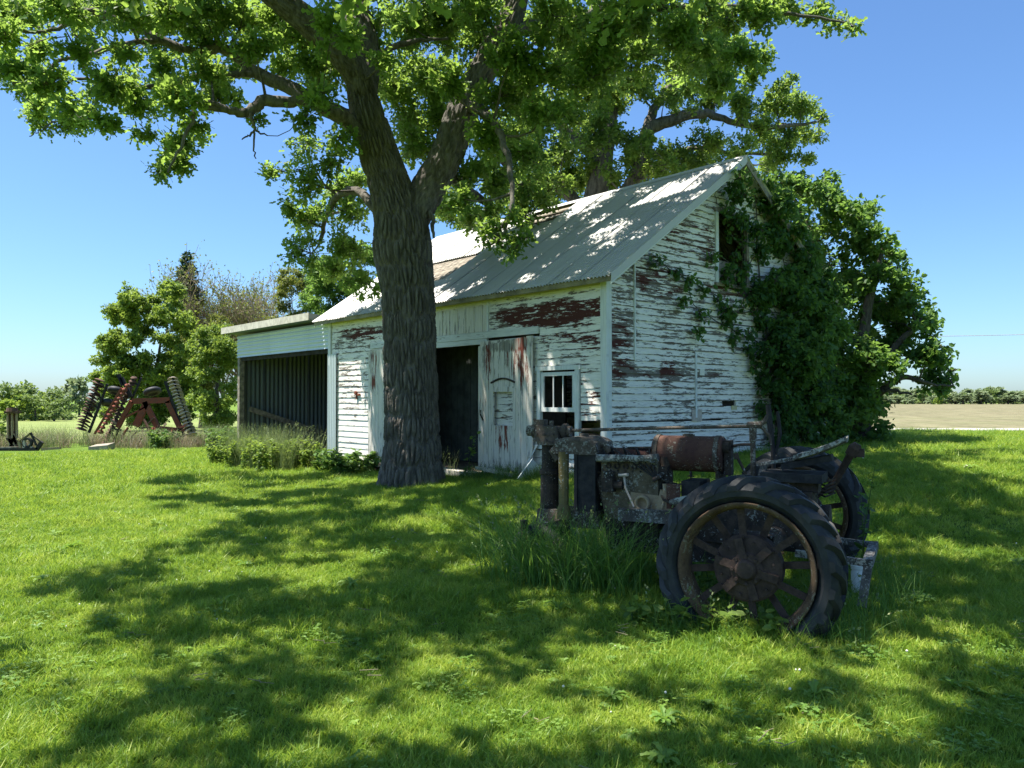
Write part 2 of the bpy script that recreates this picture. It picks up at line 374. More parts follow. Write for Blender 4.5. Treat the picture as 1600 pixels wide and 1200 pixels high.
t = NT('tmp'); bpy.data.materials.remove(t.m)
bt = M['blade'].node_tree; rp = [n_ for n_ in bt.nodes if n_.type == 'VALTORGB'][0]; oi_ = [n_ for n_ in bt.nodes if n_.type == 'OBJECT_INFO'][0]
gp_ = bt.nodes.new('ShaderNodeNewGeometry'); nz = bt.nodes.new('ShaderNodeTexNoise'); nz.inputs['Scale'].default_value = 1.4; nz.inputs['Detail'].default_value = 3
bt.links.new(gp_.outputs['Position'], nz.inputs['Vector']); mm_ = bt.nodes.new('ShaderNodeMath'); mm_.operation = 'MULTIPLY_ADD'; mm_.inputs[1].default_value = 2.2; mm_.inputs[2].default_value = -1.1
bt.links.new(nz.outputs['Fac'], mm_.inputs[0]); ad_ = bt.nodes.new('ShaderNodeMath'); ad_.operation = 'ADD'; ad_.use_clamp = True; bt.links.new(mm_.outputs[0], ad_.inputs[0]); bt.links.new(oi_.outputs['Random'], ad_.inputs[1]); bt.links.new(ad_.outputs[0], rp.inputs['Fac'])
# lawn soil/turf under the blades, field, road
t = NT('lawn_turf'); p = t.pos(); n = t.noise(p, 1.1, 4); n2 = t.noise(p, 26, 5, 0.7); n3 = t.noise(p, 0.18, 3)
c = t.mix(t.ramp(n2, 0.3, 0.7), (0.04, 0.085, 0.012), (0.12, 0.20, 0.025))
c = t.mix(t.ramp(n, 0.35, 0.7, 0, 0.4), c, (0.18, 0.26, 0.04)); c = t.mix(t.ramp(n3, 0.45, 0.7, 0, 0.4), c, (0.26, 0.32, 0.06))
t.col(c); t.rough(0.9); t.spec(0.1); t.bump(n2, 0.9, 0.05); M['lawn'] = t.m
t = NT('tilled_field_soil'); p = t.pos(); n = t.noise(t.mapping(p, (0.06, 0.7, 1)), 0.6, 5, 0.7); n2 = t.noise(t.mapping(p, (1, .35, 1)), 1.1, 6, 0.85)
c = t.mix(t.ramp(n2, .3, .7), (0.085, 0.08, 0.045), (0.24, 0.215, 0.13)); c = t.mix(t.ramp(n, 0.45, 0.62, 0, 0.55), c, (0.15, 0.16, 0.075))
t.col(c); t.rough(0.95); t.spec(0.1); t.bump(n2, 0.8, 0.1); M['field'] = t.m
t = NT('gravel_road'); p = t.pos(); t.col(t.mix(t.noise(p, 30, 4), (0.30, 0.28, 0.25), (0.42, 0.40, 0.36))); t.rough(0.95); M['road'] = t.m
t = NT('rough_meadow'); p = t.pos(); n = t.noise(t.mapping(p, (0.1, 1, 1)), 0.5, 5, 0.65); n2 = t.noise(p, 3.0, 4, 0.7)
c = t.mix(t.ramp(n, 0.35, 0.65), (0.16, 0.21, 0.06), (0.23, 0.25, 0.10)); c = t.mix(t.math('MULTIPLY', n2, 0.4), c, (0.12, 0.18, 0.04))
t.col(c); t.rough(0.95); t.spec(0.1); t.bump(n2, 0.7, 0.1); M['meadow'] = t.m

# ------------------------------------------------------------------ ground sheets
def sheet(name, xs, ys, dz, mat, label):
    X, Y = np.meshgrid(xs, ys); Z = gz(X, Y) + dz
    m = MB(); m.grid(np.stack([X, Y, Z], -1)); o = m.build(name, mat, smooth=True, kind='structure', label=label); return o
def lines(segs): return np.unique(np.concatenate([np.linspace(a, b, n) for a, b, n in segs]))
GX = lines([(-2500, -200, 12), (-200, -40, 17), (-40, -12, 29), (-12, 16, 113), (16, 60, 23), (60, 300, 13), (300, 2500, 12)])
GY = lines([(-120, -10, 10), (-10, 2, 13), (2, 20, 109), (20, 50, 41), (50, 150, 26), (150, 400, 11), (400, 3200, 15)])
sheet('lawn', GX, GY, 0.0, M['lawn'], 'mown green lawn around the barn')
sheet('field', lines([(-3, 60, 20), (60, 900, 30)]), lines([(25.7, 200, 60)]), 0.02, M['field'], 'bare brown tilled field beyond the road')
sheet('gravel_road', lines([(-3, 60, 30), (60, 900, 30)]), lines([(23.7, 25.6, 5)]), 0.03, M['road'], 'pale gravel road along the tilled field')
sheet('meadow', lines([(-900, -60, 20), (-60, -9.5, 40)]), lines([(29.5, 160, 60)]), 0.02, M['meadow'], 'pale rough meadow beyond the old harrow')

# ------------------------------------------------------------------ barn (local x = depth, y = along the door wall, z up)
def bbox(name, lo, hi, mat, parent=barn, **k): m = MB(); m.box(lo, hi); return m.build(name, mat, parent, **k)
rake = lambda x: ZE + SLOPE * (x if x <= W2 else W_ - x)

front = MB(); gab = MB()
# sheathing behind the boards, cut round the openings
HF = [(2.97, 5.42, -1, 2.60), (0.62, 1.43, 0.9, 2.05), (0.1, 0.55, 1.08, 1.30)]
ys = sorted({0.05, L_ - 0.05, *[h[0] for h in HF], *[h[1] for h in HF]}); zs = sorted({0.0, 3.6, *[h[2] for h in HF if h[2] > 0], *[h[3] for h in HF]})
for i in range(len(ys) - 1):
    for j in range(len(zs) - 1):
        cyy, cz = (ys[i] + ys[i + 1]) / 2, (zs[j] + zs[j + 1]) / 2
        if not any(a < cyy < b and c < cz < d for a, b, c, d in HF): front.box((0.02, ys[i], zs[j]), (0.05, ys[i + 1], zs[j + 1]))
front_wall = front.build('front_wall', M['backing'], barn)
for x0, x1, z0, z1 in ((0.05, 2.87, 0, None), (2.87, 3.77, 0, 3.68), (2.87, 3.31, 4.86, None), (3.31, 3.77, 4.86, None), (3.77, W_ - 0.05, 0, None)):
    za, zb = (z1, z1) if z1 else (rake(x0) - 0.02, rake(x1) - 0.02)
    gab.hexa([(x0, 0.02, z0), (x1, 0.02, z0), (x1, 0.05, z0), (x0, 0.05, z0), (x0, 0.02, za), (x1, 0.02, zb), (x1, 0.05, zb), (x0, 0.05, za)])
gable_wall = gab.build('gable_wall', M['backing'], barn)
m = MB()
for i in range(33):                                                   # rear and far walls: clapboard courses, out of sight
    z = 0.1 + i * 0.105
    m.hexa([(W_, 0, z), (W_ + .022, 0, z), (W_ + .022, L_, z), (W_, L_, z), (W_, 0, z + .105), (W_ + .008, 0, z + .105), (W_ + .008, L_, z + .105), (W_, L_, z + .105)])
m.build('rear_wall', M['front'], barn)
m = MB()
m.hexa([(0.05, L_ - .03, 0), (W_, L_ - .03, 0), (W_, L_, 0), (0.05, L_, 0), (0.05, L_ - .03, ZE - .02), (W_, L_ - .03, ZE - .02), (W_, L_, ZE - .02), (0.05, L_, ZE - .02)])
m.add([(0.05, L_, ZE - .02), (W_, L_, ZE - .02), (W2, L_, rake(W2) - .03), (0.05, L_ - .03, ZE - .02), (W_, L_ - .03, ZE - .02), (W2, L_ - .03, rake(W2) - .03)], t=[(0, 2, 1), (3, 4, 5)])
m.build('end_wall', M['backing'], barn)
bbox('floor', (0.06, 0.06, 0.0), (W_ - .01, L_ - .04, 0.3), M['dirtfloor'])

EXP = 0.105
EXPF = 0.125
def board_f(y0, y1, z, mat=None, h=EXPF, dx=0.0, tilt=0.0):
    m = MB(); b, tp = -.019 - dx, -.008 - dx
    za, zb = z - tilt, z + tilt
    m.hexa([(b, y0, za), (0.018, y0, za), (0.018, y1, zb), (b, y1, zb), (tp, y0, za + h + .006), (0.018, y0, za + h + .006), (0.018, y1, zb + h + .006), (tp, y1, zb + h + .006)])
    m.build('board', mat or M['front'], front_wall)
def board_g(x0b, x1b, x0t, x1t, z, dy=0.0, h=EXP, tilt=0.0):
    m = MB(); b, tp = -.024 - dy, -.008 - dy
    za, zb = z - tilt, z + tilt
    m.hexa([(x0b, b, za), (x1b, b, zb), (x1b, 0.018, zb), (x0b, 0.018, za), (x0t, tp, za + h + .006), (x1t, tp, zb + h + .006), (x1t, 0.018, zb + h + .006), (x0t, 0.018, za + h + .006)])
    m.build('board', M['gable'], gable_wall)
def cut(segs, holes, z):
    for a, b, c, d in holes:
        if z + EXP * 0.5 > c and z + EXP * 0.5 < d:
            segs = [q for s, e in segs for q in ((s, min(e, a)), (max(s, b), e)) if q[1] - q[0] > 0.06]
    return segs
fh = [(2.97, 5.42, 0, 2.66), (0.52, 1.50, 0.8, 2.14), (0.1, 0.56, 1.08, 1.29), (1.45, 5.5, 2.68, 2.83), (2.80, 5.5, 2.8, 3.28)]
nrow = int((3.44 - 0.28) / EXPF)
for i in range(nrow):
    z = 0.28 + i * EXPF
    for s, e in cut([(0.09, L_ - 0.09)], fh, z):
        parts = [(s, e)]
        if e - s > 2.2 and random.random() < 0.6:
            k = s + (e - s) * random.uniform(0.35, 0.65); parts = [(s, k - .002), (k + .002, e)]
        for a, b in parts: board_f(a, b, z + random.uniform(-.003, .003), dx=random.uniform(0, .004), tilt=random.uniform(-.004, .004))
gh = [(2.80, 3.84, 3.60, 4.92), (3.0, 3.42, 1.47, 1.58)]
nrow = int((rake(W2) - 0.35) / EXP)
for i in range(nrow):
    z = 0.33 + i * EXP; z2 = z + EXP + .006
    ext = lambda q: (max(0.09, (q - ZE) / SLOPE + .02), min(W_ - 0.09, W_ - (q - ZE) / SLOPE - .02)) if q > ZE - 0.05 else (0.09, W_ - .09)
    (a0, a1), (b0, b1) = ext(z), ext(z2)
    if b1 - b0 < 0.1: continue
    joints = []
    if 2.2 < z < 3.9: joints.append(0.63)
    if 1.5 < z < 2.9: joints.append(2.22)
    elif random.random() < .5: joints.append(random.uniform(1.5, 4.5))
    if random.random() < .45: joints.append(random.uniform(4.2, 6.0))
    for s, e in cut([(a0, a1)], gh, z):
        js = [s] + [j for j in sorted(joints) if s + .3 < j < e - .3] + [e]
        for k in range(len(js) - 1):
            s0, e0 = js[k] + .002, js[k + 1] - .002
            s1 = b0 if abs(js[k] - a0) < 1e-6 else s0; e1 = b1 if abs(js[k + 1] - a1) < 1e-6 else e0
            gap = 0.03 if z <= 1.236 < z + EXP and k == 0 else (0.012 if random.random() < .12 else 0.0)
            board_g(s0, e0, s1, e1, z + random.uniform(-.004, .004), dy=random.uniform(0, .005), h=EXP - gap, tilt=random.uniform(-.005, .005))
# corner boards, joint strips, patches
cb = lambda nm, lo, hi, mat: bbox(nm, lo, hi, mat)
cb('corner_board', (-.034, -.036, 0.2), (0.02, 0.088, 3.50), M['trim'])
cb('corner_board', (0.022, -.034, 0.2), (0.088, 0.02, 3.62), M['trim'])
cb('corner_board', (-.052, L_ - .088, 2.4), (0.02, L_ + .03, 3.50), M['trim'])
cb('corner_board', (W_ - .088, -.034, 0.2), (W_ + .03, 0.02, 3.60), M['trim'])
cb('batten', (0.615, -.042, 2.25), (0.645, -.006, 3.95), M['trim'])
cb('batten', (2.20, -.040, 1.30), (2.245, -.006, 2.4), M['trim'])
cb('tin_patch', (2.10, -.036, 1.24), (2.38, -.024, 1.44), M['disc'])
cb('tin_patch', (2.33, -.036, 2.02), (2.46, -.024, 2.13), M['paper'])
cb('wood_block', (3.28, -.034, 1.43), (3.44, -.022, 1.50), M['frieze'])
# frieze, fascia, soffit
cb('frieze_board', (-.030, 0.09, 3.36), (-.004, L_ - .09, 3.475), M['frieze'])
EO, GO = 0.252, 0.344
ez = ZE - EO * SLOPE
cb('soffit', (-EO + .02, -GO + .03, ez - .035), (-.002, L_ + GO - .03, ez - .015), M['frieze'])
cb('fascia_board', (-EO - .004, -GO + .02, ez - .085), (-EO + .018, L_ + GO - .02, ez + .004), M['fascia'])
for sgn in (0, 1):
    for yy in (-GO + .01, L_ + GO - .03):
        x0, x1 = (-EO, W2) if sgn == 0 else (W_ + EO, W2)
        z0, z1 = ez, rake(W2)
        m = MB(); m.hexa([(x0, yy, z0 - .13), (x0, yy + .02, z0 - .13), (x0, yy + .02, z0 - .01), (x0, yy, z0 - .01), (x1, yy, z1 - .13), (x1, yy + .02, z1 - .13), (x1, yy + .02, z1 - .01), (x1, yy, z1 - .01)])
        m.build('rake_board', M['trim'] if sgn == 0 else M['oldwood'], barn)
# rafters seen in the roof holes
for y in np.arange(0.3, L_, 0.6):
    for side in (0, 1):
        m = MB(); f = (lambda x: x) if side == 0 else (lambda x: W_ - x)
        m.beam((f(.06), y, rake(.06) - .16), (f(W2), y, rake(W2) - .16), .045, .11); m.build('rafter', M['oldwood'], barn)
# roof deck boards under the missing sheets (sit just under the metal)
for i in range(9):
    x = 0.45 + i * 0.19
    m = MB(); x1 = x + 0.17
    m.hexa([(x, 4.7, rake(x) - .055), (x1, 4.7, rake(x1) - .055), (x1, 7.3, rake(x1) - .055), (x, 7.3, rake(x) - .055), (x, 4.7, rake(x) - .03), (x1, 4.7, rake(x1) - .03), (x1, 7.3, rake(x1) - .03), (x, 7.3, rake(x) - .03)])
    m.build('deck_board', M['oldwood'], barn)
for x in (2.5, 2.78, 3.06):
    m = MB(); x1 = x + .1
    m.hexa([(x, 3.3, rake(x) - .055), (x1, 3.3, rake(x1) - .055), (x1, 5.0, rake(x1) - .055), (x, 5.0, rake(x) - .055), (x, 3.3, rake(x) - .03), (x1, 3.3, rake(x1) - .03), (x1, 5.0, rake(x1) - .03), (x, 5.0, rake(x) - .03)])
    m.build('deck_board', M['oldwood'], barn)
# corrugated sheets
PW = 0.664; npan = 14
def sheet_mesh(s0, s1, side, pw=PW + .05, pitch=0.076, amp=0.013):
    n = int(pw / pitch * 6) + 1; yv = np.linspace(0, pw, n); sv = np.linspace(s0, s1, 5)
    S, Yv = np.meshgrid(sv, yv); zc = amp * np.cos(2 * math.pi * Yv / pitch)
    nx, nz = -SLOPE, 1.0; q = math.hypot(nx, nz); nx, nz = nx / q, nz / q
    Xv = S + nx * zc; Zv = ZE + SLOPE * S + nz * zc
    if side: Xv = W_ - Xv
    m = MB(); m.grid(np.stack([Xv, Yv, Zv], -1)); return m.mesh('roof_panel', M['roof'], True)
SM = {}
def panel(y, s0, s1, side, dz=0.0, rx=0.0):
    k = (round(s0, 2), round(s1, 2), side)
    if k not in SM: SM[k] = sheet_mesh(s0, s1, side)
    o = link('roof_panel', SM[k], barn, loc=(0, y, 0.012 + dz)); o.rotation_euler = (0, rx, 0); return o
for i in range(npan):
    y = -GO + i * PW; c = y + PW / 2; dz = 0.004 * (i % 2) + random.uniform(0, .003)
    lo = (-EO - .03, 1.86); hi = (1.80, W2)
    if 4.9 < c < 6.9:                                               # missing sheets over the doors
        lo = (-EO - .03, 0.66 if c < 5.8 else 0.9)
        panel(y, *lo, 0, dz); panel(y, 1.62, hi[1], 0, dz + .005)
    elif 3.8 < c < 4.65:                                            # open strip near the ridge
        panel(y, *lo, 0, dz); panel(y, hi[0], 2.48, 0, dz + .005)
    else:
        panel(y, *lo, 0, dz); panel(y, *hi, 0, dz + .005)
    panel(y, *lo, 1, dz); panel(y, *hi, 1, dz + .005)
m = MB(); q = []
for d in (-.14, 0, .14): q.append([(W2 + d, -GO, rake(W2) + .035 - abs(d) * SLOPE), (W2 + d, L_ + GO, rake(W2) + .035 - abs(d) * SLOPE)])
m.grid(np.array(q)); m.build('ridge_cap', M['roof'], barn)
m = MB()                                                            # folded metal edge on the gable rake
for x0, x1 in ((-EO - .03, W2),):
    z0, z1 = ez - .01, rake(W2)
    X = np.array([[(x0, -GO + .05, z0 + .03), (x1, -GO + .05, z1 + .03)], [(x0, -GO - .012, z0 + .03), (x1, -GO - .012, z1 + .03)], [(x0, -GO - .012, z0 - .1), (x1, -GO - .012, z1 - .1)]])
    m.grid(X)
m.build('rake_flashing', M['roof'], barn)
# track board, plank panel over the opening
cb('track_board', (-.055, 1.46, 2.70), (-.003, 6.75, 2.82), M['trimx'])
cb('door_header', (-.045, 2.80, 2.60), (-.006, 5.5, 2.695), M['trimx'])
for i in range(22):
    y = 2.81 + i * .122
    cb('header_plank', (-.036 - .004 * (i % 2), y, 2.825), (-.004, y + .116, 3.29 + random.uniform(-.01, .01)), M['plank'])
cb('panel_trim', (-.048, 2.765, 2.825), (-.004, 2.805, 3.34), M['trim'])
# sliding doors
door = bbox('door_frame', (-.090, 1.56, 2.50), (-.072, 2.93, 2.64), M['plank'])
for i in range(10):
    y = 1.53 + i * .142; a, b = y + .004, y + .138; mid = (a + b) / 2
    zb = 0.36 + random.uniform(-.05, .05); zt = 2.665 - .012 * i
    dx = random.uniform(0, .006)
    if 2.0 < mid < 2.5:
        for q0, q1 in ((zb, 1.16), (1.74, zt)):
            mm = MB(); mm.box((-.115 - dx, a, q0), (-.091, b, q1)); mm.build('plank', M['plank'], door)
    else:
        mm = MB(); mm.box((-.115 - dx, a, zb), (-.091, b, zt)); mm.build('plank', M['plank'], door)
for lo, hi in (((-.135, 1.93, 1.10), (-.116, 2.0, 1.80)), ((-.130, 2.0, 1.74), (-.118, 2.52, 1.83))):
    mm = MB(); mm.box(lo, hi); mm.build('hatch_trim', M['plank'], door)
a = np.linspace(0, 1, 13); arc = np.stack([np.full(13, -.128), 1.96 + .62 * a, 1.90 + .07 * np.sin(a * math.pi)], -1)
mm = MB(); mm.tube(arc, .018, 6); mm.build('iron_strap', M['cast'], door)
mm = MB(); mm.tube([(-.125, 2.88, 1.42), (-.14, 2.86, 1.34), (-.125, 2.80, 1.24)], .014, 6); mm.build('latch', M['cast'], door)
door2 = bbox('door_frame', (-.090, 5.46, 2.50), (-.072, 6.69, 2.62), M['plank'])
for i in range(9):
    y = 5.44 + i * .142
    mm = MB(); mm.box((-.115, y + .004, 0.2), (-.091, y + .138, 2.66)); mm.build('plank', M['plank'], door2)
# window in the door wall
wf = bbox('window_frame', (-.050, 1.415, 0.86), (0.015, 1.495, 2.08), M['trim'])
for lo, hi in (((-.050, 0.535, 0.86), (0.015, 0.62, 2.08)), ((-.055, 0.50, 2.081), (0.015, 1.53, 2.15)), ((-.07, 0.50, 0.80), (0.015, 1.53, 0.859))):
    mm = MB(); mm.box(lo, hi); mm.build('frame_board', M['trim'], wf)
mm = MB()
for lo, hi in (((-.032, 0.63, 1.41), (-.004, 1.405, 1.48)), ((-.032, 0.63, 1.99), (-.004, 1.405, 2.05)), ((-.032, 0.63, 1.48), (-.004, 0.69, 1.99)), ((-.032, 1.345, 1.48), (-.004, 1.405, 1.99))): mm.box(lo, hi)
mm.build('sash', M['trim'], wf)
for y in (0.90, 1.12):
    mm = MB(); mm.box((-.024, y, 1.48), (-.008, y + .018, 1.99)); mm.build('muntin', M['trim'], wf)
# gable window
gw = bbox('window_frame', (2.80, -.05, 3.66), (2.88, 0.015, 4.90), M['trim'])
for lo, hi in (((3.76, -.05, 3.66), (3.84, 0.015, 4.90)), ((2.78, -.055, 4.902), (3.86, 0.015, 4.97)), ((2.78, -.07, 3.60), (3.86, 0.015, 3.658))):
    mm = MB(); mm.box(lo, hi); mm.build('frame_board', M['oldwood'], gw)
mm = MB(); mm.box((2.89, -.02, 3.67), (3.45, -.006, 4.06)); mm.build('board_cover', M['oldwood'], gw)
# inside: plank partition behind the opening, notices
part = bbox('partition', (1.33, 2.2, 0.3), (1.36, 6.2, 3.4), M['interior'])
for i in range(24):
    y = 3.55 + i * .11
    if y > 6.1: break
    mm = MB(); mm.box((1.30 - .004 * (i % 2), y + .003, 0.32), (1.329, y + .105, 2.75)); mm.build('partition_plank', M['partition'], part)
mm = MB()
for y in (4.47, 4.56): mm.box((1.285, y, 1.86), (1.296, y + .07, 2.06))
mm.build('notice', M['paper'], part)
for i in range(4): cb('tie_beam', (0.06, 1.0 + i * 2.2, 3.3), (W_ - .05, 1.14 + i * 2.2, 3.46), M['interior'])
# tin strip at the far corner, rusty bracket
m = MB(); yv = np.linspace(8.22, 8.62, 40); zc = .012 * np.cos(2 * math.pi * (yv - 8.22) / .08)
m.grid(np.stack([np.stack([-.055 - zc, yv, np.full(40, z)], -1) for z in (0.0, 1.3, 2.66)])); m.build('corner_tin', M['tin'], barn, smooth=True)
m = MB(); m.box((-.045, 7.33, 1.62), (-.022, 7.38, 1.78)); m.box((-.05, 7.20, 1.70), (-.022, 7.34, 1.74)); m.cyl((-.03, 7.36, 1.76), (-.07, 7.36, 1.76), .04, 8); m.build('bracket', M['redrust'], barn)
# low sill slabs
bbox('door_sill', (-.25, 2.9, 0.05), (0.04, 5.4, 0.31), M['concrete'])

# ------------------------------------------------------------------ open shed on the barn's far end
shed = thing('open_shed', 'open fronted tin shed with a flat roof on the barn\'s far end', 'shed', BARN_O, TH)
def corr(name, P0, U, Vv, n, pitch, amp, nrm, mat, parent, segs=2):
    """corrugated sheet: ripples along U, straight along V"""
    P0, U, Vv, nrm = (np.array(q, float) for q in (P0, U, Vv, nrm)); lu = np.linalg.norm(U); k = int(lu / pitch * 6) + 1
    s = np.linspace(0, 1, k); h = amp * np.cos(2 * math.pi * s * lu / pitch)
    rows = [P0 + s[:, None] * U + v * Vv + h[:, None] * nrm for v in np.linspace(0, 1, segs)]
    m = MB(); m.grid(np.array(rows)); return m.build(name, mat, parent, smooth=True)
SY0, SY1, SD = L_ + .03, 14.05, 4.3
for i in range(5):                                                    # fascia sheets, ripples running level
    y0 = SY0 - .015 + i * (SY1 - SY0 - .02) / 5; y1 = y0 + (SY1 - SY0 - .02) / 5 + .03
    corr('fascia_sheet', (-.02 - .004 * (i % 2), y0, 2.80), (0, 0, 0.62), (0, y1 - y0, 0), 0, .095, .014, (-1, 0, 0), M['tin'], shed)
m = MB(); m.hexa([(-.32, SY0 + .45, 3.50), (SD + .3, SY0 + .02, 3.2), (SD + .3, SY1 + .35, 3.2), (-.32, SY1 + .35, 3.50), (-.32, SY0 + .45, 3.64), (SD + .3, SY0 + .02, 3.34), (SD + .3, SY1 + .35, 3.34), (-.32, SY1 + .35, 3.64)])
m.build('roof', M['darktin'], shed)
m = MB(); m.box((-.345, SY0 + .42, 3.48), (-.322, SY1 + .37, 3.655)); m.build('fascia_board', M['concrete'], shed)
m = MB(); m.box((-.01, SY1 - .16, 0.0), (0.13, SY1 - .02, 2.82)); m.build('post', M['oldwood'], shed)
m = MB(); m.box((SD - .1, SY1 - .16, 0.0), (SD, SY1 - .02, 3.2)); m.build('post', M['oldwood'], shed)
for i in range(7):
    y0 = SY0 + .05 + i * .77
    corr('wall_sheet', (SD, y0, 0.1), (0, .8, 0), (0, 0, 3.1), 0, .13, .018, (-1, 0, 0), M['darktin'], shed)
for i in range(6):
    x0 = .1 + i * .7
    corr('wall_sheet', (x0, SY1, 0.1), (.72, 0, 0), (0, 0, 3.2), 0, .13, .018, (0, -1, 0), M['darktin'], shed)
for z in (0.55, 1.5, 2.75):
    m = MB(); m.box((SD - .09, SY0 + .05, z), (SD - .022, SY1 - .05, z + .14)); m.build('girt', M['interior'], shed)
m = MB(); m.beam((.3, SY1 - .1, 1.35), (3.2, SY1 - .1, 0.4), .05, .14); m.build('brace', M['oldwood'], shed)
m = MB(); m.box((0.03, SY0 + .02, 2.70), (0.10, SY1 - .17, 2.84)); m.build('lintel', M['interior'], shed)
m = MB(); m.box((0, SY0, -.3), (SD, SY1, 0.06)); m.build('floor', M['dirtfloor'], shed)

# loose boards by the door
def bw(x, y, z): c, s = math.cos(TH), math.sin(TH); return np.array([BARN_O[0] + c * x - s * y, BARN_O[1] + s * x + c * y, z])
m = MB(); m.beam(bw(-.35, 1.62, .30), bw(-.06, 1.44, .90), .11, .022, (1, 0, 0)); m.build('loose_board', M['trimx'], None, label='narrow white board leaning on the barn wall under the window', cat='board')
m = MB(); m.beam(bw(-.42, 1.45, .25), bw(-.14, 1.40, .56), .26, .02, bw(0, 1, 0) - bw(0, 0, 0)); m.build('scrap_board', M['tin'], None, label='small white panel propped in the grass beside the leaning board', cat='board')
m = MB(); m.beam(bw(-.30, 2.75, .42), bw(-.34, 1.75, .36), .10, .05); m.build('fallen_plank', M['concrete'], None, label='pale plank lying in the grass below the sliding door', cat='plank')

# ------------------------------------------------------------------ foliage machinery
OAK_V = np.array([(0, 0, 0), (.35, .24, .05), (.5, .10, .02), (.82, .27, .05), (1, 0, 0), (.82, -.27, .05), (.5, -.10, .02), (.35, -.24, .05)])
OAK_T = np.array([(0, 2, 1), (0, 4, 2), (2, 4, 3), (0, 7, 6), (0, 6, 4), (6, 5, 4)])
BRD_V = np.array([(0, 0, 0), (.22, .30, .06), (.68, .30, .03), (1, 0, -.08), (.68, -.30, .03), (.22, -.30, .06)])
BRD_T = np.array([(0, 3, 2), (0, 2, 1), (0, 4, 3), (0, 5, 4)])
DIA_V = np.array([(0, 0, 0), (.5, .32, .05), (1, 0, 0), (.5, -.32, .05)]); DIA_T = np.array([(0, 2, 1), (0, 3, 2)])
LEAF = {'oak': (OAK_V, OAK_T), 'broad': (BRD_V, BRD_T), 'dia': (DIA_V, DIA_T)}

def leaves_mesh(name, pos, d, nrm, size, kind, mat, rnd):
    TV, TT = LEAF[kind]; n = len(pos)
    d = unit(d); s = unit(np.cross(nrm, d)); nn = np.cross(d, s)
    sz = np.asarray(size)[:, None, None]
    V = pos[:, None] + sz * (TV[None, :, 0:1] * d[:, None] + TV[None, :, 1:2] * s[:, None] + TV[None, :, 2:3] * nn[:, None])
    T = (TT[None] + (np.arange(n) * len(TV))[:, None, None]).reshape(-1, 3)
    return raw_mesh(name, V.reshape(-1, 3), np.zeros((0, 4), int), T, mat, False, np.repeat(rnd, len(TV)))

def sph(n):
    v = rng.normal(size=(n, 3)); return unit(v)

